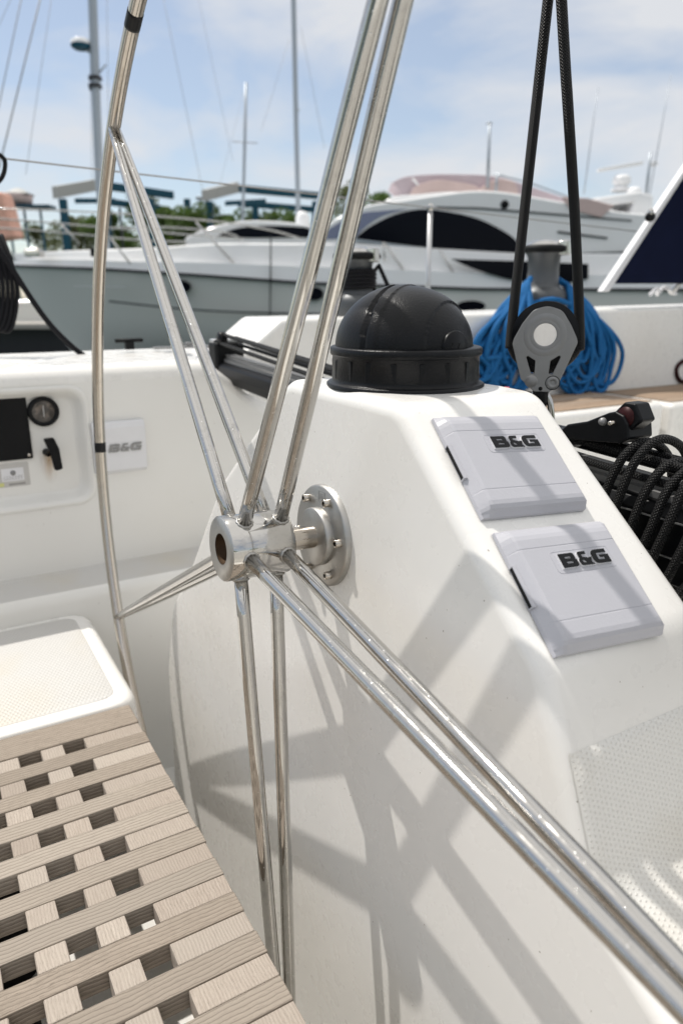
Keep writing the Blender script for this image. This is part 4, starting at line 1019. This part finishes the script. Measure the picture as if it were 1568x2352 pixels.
# ---------------------------------------------------------------- quay, land, water
mb = MB(); mb.add([V((-900, -300, 0)), V((900, -300, 0)), V((900, 1500, 0)), V((-900, 1500, 0))], [(0, 1, 2, 3)]); mb.build('water', 'water', kind='structure', origin=V((0, 0, 0)))
mb = MB(); mb.box(V((-60, 29, .95)), V((50.5, 0, 0)), V((0, 4, 0)), Z*.22); mb.build('quay', 'concrete', kind='structure', bevel=.04)
mb = MB(); mb.box(V((-60, 30.2, -.6)), V((50.3, 0, 0)), V((0, 2.6, 0)), Z*1.54); mb.build('quay_gap_shade', 'rubrail', kind='structure')  # dark box, its colour stands in for shade in the gap under the quay
mb = MB(); mb.box(V((-200, -140, -1)), V((400, 0, 0)), V((0, 95, 0)), Z*2.0); mb.build('ground', 'land', kind='structure')
mb = MB(); mb.box(V((-900, 52, -1)), V((1800, 0, 0)), V((0, 900, 0)), Z*1.9); mb.build('ground', 'land', kind='structure')
hb = MB(); hv = []; nh = 60
for i in range(nh+1):
    x = -260+520*i/nh; h1 = 9+5*math.sin(i*.7)+3*math.sin(i*1.9)
    hv.append([V((x, -70, 0.9)), V((x, -78, h1*.6)), V((x, -92, h1)), V((x, -120, h1*.8))])
hb.loft(hv, closed=False); M['hill'] = plain('added_hill_scrub', (.07, .09, .04), .95, 0, .5, .4); hb.build('added_hills', 'hill', kind='structure')  # unseen hills added behind the camera for dark reflections in the steel
# ---------------------------------------------------------------- travel lifts
def lift(label, Y, u0, v0, u1, v1, legs, vb, grey=1):
    e = empty('travel_lift', V((at(u0, v0, Y).x, Y, .9)), label, 'boat hoist', 'blue boat hoists on the quay')
    Pa, Pb = at(u0, v0, Y), at(u1, v1, Y+10)
    Pc = Pa+V((1.7, 6, 0)); 
    def beam(A, B, h, w, nm, mt):
        d = B-A; t = V((-d.y, d.x, 0)).normalized(); m3 = MB(); m3.box(A-t*w/2, d, t*w, Z*h); m3.build(nm, mt, e, bevel=.03)
    P = [V((Pa.x, Y, Pa.z)), V((Pa.x+.6, Y+6, Pa.z))]
    span = Pb.x-Pa.x
    beam(P[0], P[0]+V((1.9, 5, 1.25)), .85, .5, 'end_beam', 'liftgrey' if grey else 'liftgreen')
    beam(P[0]+V((1.9, 5, 1.3)), V((Pb.x, Y+9, Pb.z+.5)), .6, .4, 'side_beam', 'liftgreen')
    beam(P[0]+V((2.0, 5, .15)), V((Pb.x-.5, Y+9, Pb.z-.6)), .5, .4, 'lower_beam', 'liftgreen')
    beam(P[0]+V((1.9, -1, -.45)), V((Pb.x*.5+P[0].x*.5, Y+3, Pb.z-.5)), .35, .4, 'front_beam', 'liftgreen')
    for lx, ly in legs:
        m3 = MB(); m3.box(V((Pa.x+lx, Y+ly, .9)), V((.5, 0, 0)), V((0, .5, 0)), Z*(Pa.z-.9+ly*.12)); m3.build('leg', 'liftgreen', e, bevel=.03)
    for lx in (3.2, 5.0): m3 = MB(); m3.box(V((Pa.x+lx, Y+5, .9+2)), V((.16, 0, 0)), V((0, .16, 0)), Z*(Pa.z-3)); m3.build('strop', 'rubrail', e)
    return e
lift('blue boat hoist with a grey end beam left of the rim, above the bow rails', 58, 128, 456, 405, 475, ((.2, 0), (1.9, 5), (6.5, 1), (7.9, 8)), 530)
lift('blue boat hoist seen between the two masts above the small cruiser', 62, 470, 462, 735, 475, ((.1, 0), (3.3, 4), (8.5, 1)), 520)
# boat ashore on a stand, orange netting
bs_ = empty('boat_on_stand', V((at(40, 450, 48).x, 48, .9)), 'small boat stored ashore on a tall stand at the far left', 'boat')
c0 = at(38, 452, 48); rg = []
for i in range(9):
    t = i/8; x = c0.x-.95+1.9*t; h = .75*math.sin(PI*min(1, .12+t*.8))
    rg.append([V((x, 48-h, c0.z+.15)), V((x, 48-h*.6, c0.z-.25)), V((x, 48, c0.z-.5)), V((x, 48+h*.6, c0.z-.25)), V((x, 48+h, c0.z+.15))])
MB().loft(rg, closed=True, cap=True).build('hull', 'canvas', bs_); rg2 = [[p+Z*.0 for p in r] for r in rg]
MB().loft([[V((r[0].x, 48-.55+.1*k, c0.z+.15)) for k in (0, 1)]+[V((r[0].x, 48+.3, c0.z+.55*math.sin(PI*i/8))), V((r[0].x, 48+.5, c0.z+.15))] for i, r in enumerate(rg)], closed=True, cap=True).build('cover', 'liftgrey', bs_)
for dx in (-.7, .3, 1.3): MB().tube([V((c0.x+dx, 48.2, c0.z-.5)), V((c0.x+dx+.1, 48.2, .9))], .08, 8).build('stand_leg', 'liftgreen', bs_)
mb = MB(); mb.box(V((c0.x-1.5, 47.6, c0.z-.62)), V((3.6, 0, 0)), V((0, 1.2, 0)), Z*.14); mb.build('stand_platform', 'liftgreen', bs_)
slab([(-60, 440), (5, 440), (18, 480), (36, 545), (-60, 560)], 26, .8, 'orange_netting', 'orange', None, .1, label='orange patterned cover standing at the far left behind the bow rails', cat='cover')
lm = empty('street_lamp', V((at(455, 500, 66).x, 66, .9)), 'thin grey lamp post between the two blue boat hoists', 'street lamp')
P = at(457, 455, 66); MB().tube([V((P.x, 66, .9)), P], [.1, .06], 8).build('post', 'mast', lm); MB().lathe([(0, .2), (.3, .05), (.25, -.1), (0, -.12)], P, Z, 12).build('lamp_head', 'mast', lm)
# ---------------------------------------------------------------- trees
random.seed(3)
def tree(label, u, vtop, vbase, wpx, Y, leafmat='leaf', dens=1.0):
    base = at(u, 560, Y); base.z = .9; top = at(u, vtop, Y).z; H = top-.9; Wd = wpx*Y/FPX
    t = empty('tree', V((base.x, Y, .9)), label, 'tree', 'trees along the shore beyond the yard')
    mb = MB(); mb.tube([base, base+Z*H*.4+V((.2, 0, 0)), base+Z*H*.8], [.22, .15, .05], 8)
    cl_ = []
    for k in range(9):
        a = random.random()*2*PI; rr = Wd*.5*random.uniform(.3, .95); zz = base.z+H*random.uniform(.30, .90)
        c_ = V((base.x+math.cos(a)*rr, Y+math.sin(a)*rr, zz)); cl_.append((c_, random.uniform(.22, .38)*min(Wd, H)))
        mb.tube([base+Z*H*random.uniform(.2, .5), (base+Z*H*.5+c_)/2, c_], [.09, .06, .02], 6)
    cl_.append((base+Z*H*.86, .18*min(Wd, H)))
    mb.build('trunk', 'bark', t)
    lf = MB()
    for c_, rr in cl_:
        for k in range(int(420*dens)):
            d = V((random.gauss(0, 1), random.gauss(0, 1), random.gauss(0, 1))).normalized()*rr*random.random()**.4
            p = c_+V((d.x, d.y, d.z*.8)); s_ = random.uniform(.10, .22)
            n1 = V((random.gauss(0, 1), random.gauss(0, 1), random.gauss(0, 1))).normalized(); n2 = n1.orthogonal().normalized()*s_; n3 = n1.cross(n2).normalized()*s_
            lf.add([p-n2, p-n3*.6, p+n2, p+n3*.6], [(0, 1, 2, 3)], smooth=False)
    lf.build('crown', leafmat, t)
tr = [('low bushy tree at the left beyond the first boat hoist', 165, 478, 110, 70, 'leaf2', .8), ('rounded green tree seen between the rim and the paired spokes', 255, 466, 110, 66, 'leaf', 1.2), ('tall feathery tree above the paired spokes', 350, 418, 130, 76, 'leaf2', .5), ('dense green tree right of the paired spokes', 385, 458, 130, 64, 'leaf', 1.5), ('bright green tree by the lamp post', 440, 468, 110, 64, 'leaf', 1.5),
      ('dark low tree under the second boat hoist', 525, 474, 100, 68, 'leaf', 1.3), ('green tree right of the short mast', 590, 480, 120, 68, 'leaf', 1.3), ('low green tree behind the tall straight mast', 665, 478, 120, 68, 'leaf', 1.3), ('sparse pale tree left of the flybridge', 790, 398, 100, 74, 'leaf2', .45), ('green treetop just left of the flybridge cover', 876, 415, 100, 66, 'leaf', 1.2), ('small tree at the far left behind the stand', 88, 500, 80, 72, 'leaf2', .9)]
for lb, u, vt, w_, Y, lm_, dn in tr: tree(lb, u, vt, 540, w_, Y, lm_, dn)
# ---------------------------------------------------------------- world, sun, camera
SUN = (F*-.215 + S*-.405 + Z*.885).normalized()
el = math.asin(SUN.z); az = math.atan2(SUN.x, SUN.y)
wd = bpy.data.worlds.new('World'); scene.world = wd; wd.use_nodes = True; nt = wd.node_tree
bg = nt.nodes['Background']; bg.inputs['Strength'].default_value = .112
sky = nt.nodes.new('ShaderNodeTexSky'); sky.sky_type = 'NISHITA'; sky.sun_disc = False; sky.sun_elevation = el; sky.sun_rotation = az
sky.air_density = 1.0; sky.dust_density = .4; sky.ozone_density = 1.0
tc = nt.nodes.new('ShaderNodeTexCoord'); mp = nt.nodes.new('ShaderNodeMapping'); mp.inputs['Rotation'].default_value = (.0, math.radians(-32), .3); mp.inputs['Scale'].default_value = (1.0, 1.6, 2.6); mp.inputs['Location'].default_value = (.35, .1, .05)
nt.links.new(tc.outputs['Generated'], mp.inputs[0])
n1 = nt.nodes.new('ShaderNodeTexNoise'); n1.inputs['Scale'].default_value = 3.1; n1.inputs['Detail'].default_value = 8; n1.inputs['Roughness'].default_value = .52; n1.inputs['Distortion'].default_value = .35
nt.links.new(mp.outputs[0], n1.inputs[0])
sxyz = nt.nodes.new('ShaderNodeSeparateXYZ'); nt.links.new(tc.outputs['Generated'], sxyz.inputs[0])
def wm(op, a, b_):
    q = nt.nodes.new('ShaderNodeMath'); q.operation = op
    for i, x in enumerate((a, b_)):
        if isinstance(x, (int, float)): q.inputs[i].default_value = x
        else: nt.links.new(x, q.inputs[i])
    return q.outputs[0]
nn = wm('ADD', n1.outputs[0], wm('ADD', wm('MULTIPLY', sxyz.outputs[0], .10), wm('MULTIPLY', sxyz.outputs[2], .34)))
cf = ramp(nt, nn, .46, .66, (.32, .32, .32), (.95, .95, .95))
hi = ramp(nt, sxyz.outputs[2], .40, .85, (5.9, 6.02, 6.25), (8.8, 8.7, 8.5))  # clouds overhead, out of view, made brighter as added ambient fill
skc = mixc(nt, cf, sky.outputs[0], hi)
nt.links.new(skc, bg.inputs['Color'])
sl = bpy.data.lights.new('sun', 'SUN'); sl.energy = 3.15; sl.angle = math.radians(.55); sl.color = (1, .955, .89)
so_ = bpy.data.objects.new('sun', sl); COL.objects.link(so_); so_.rotation_euler = SUN.to_track_quat('Z', 'Y').to_euler(); so_.location = (0, 0, 30)
cam = bpy.data.cameras.new('camera'); co = bpy.data.objects.new('camera', cam); COL.objects.link(co); scene.camera = co
co.location = CAM; co.rotation_euler = (PI/2-PITCH, 0, 0)
cam.sensor_fit = 'VERTICAL'; cam.sensor_height = 36; cam.sensor_width = 24; cam.lens = FPX/2352*36
cam.clip_start = .05; cam.clip_end = 4000
cam.dof.use_dof = True; cam.dof.focus_distance = .86; cam.dof.aperture_fstop = 4.7
scene.view_settings.view_transform = 'Standard'; scene.view_settings.look = 'None'; scene.view_settings.exposure = .20
scene.render.resolution_x = 682; scene.render.resolution_y = 1024
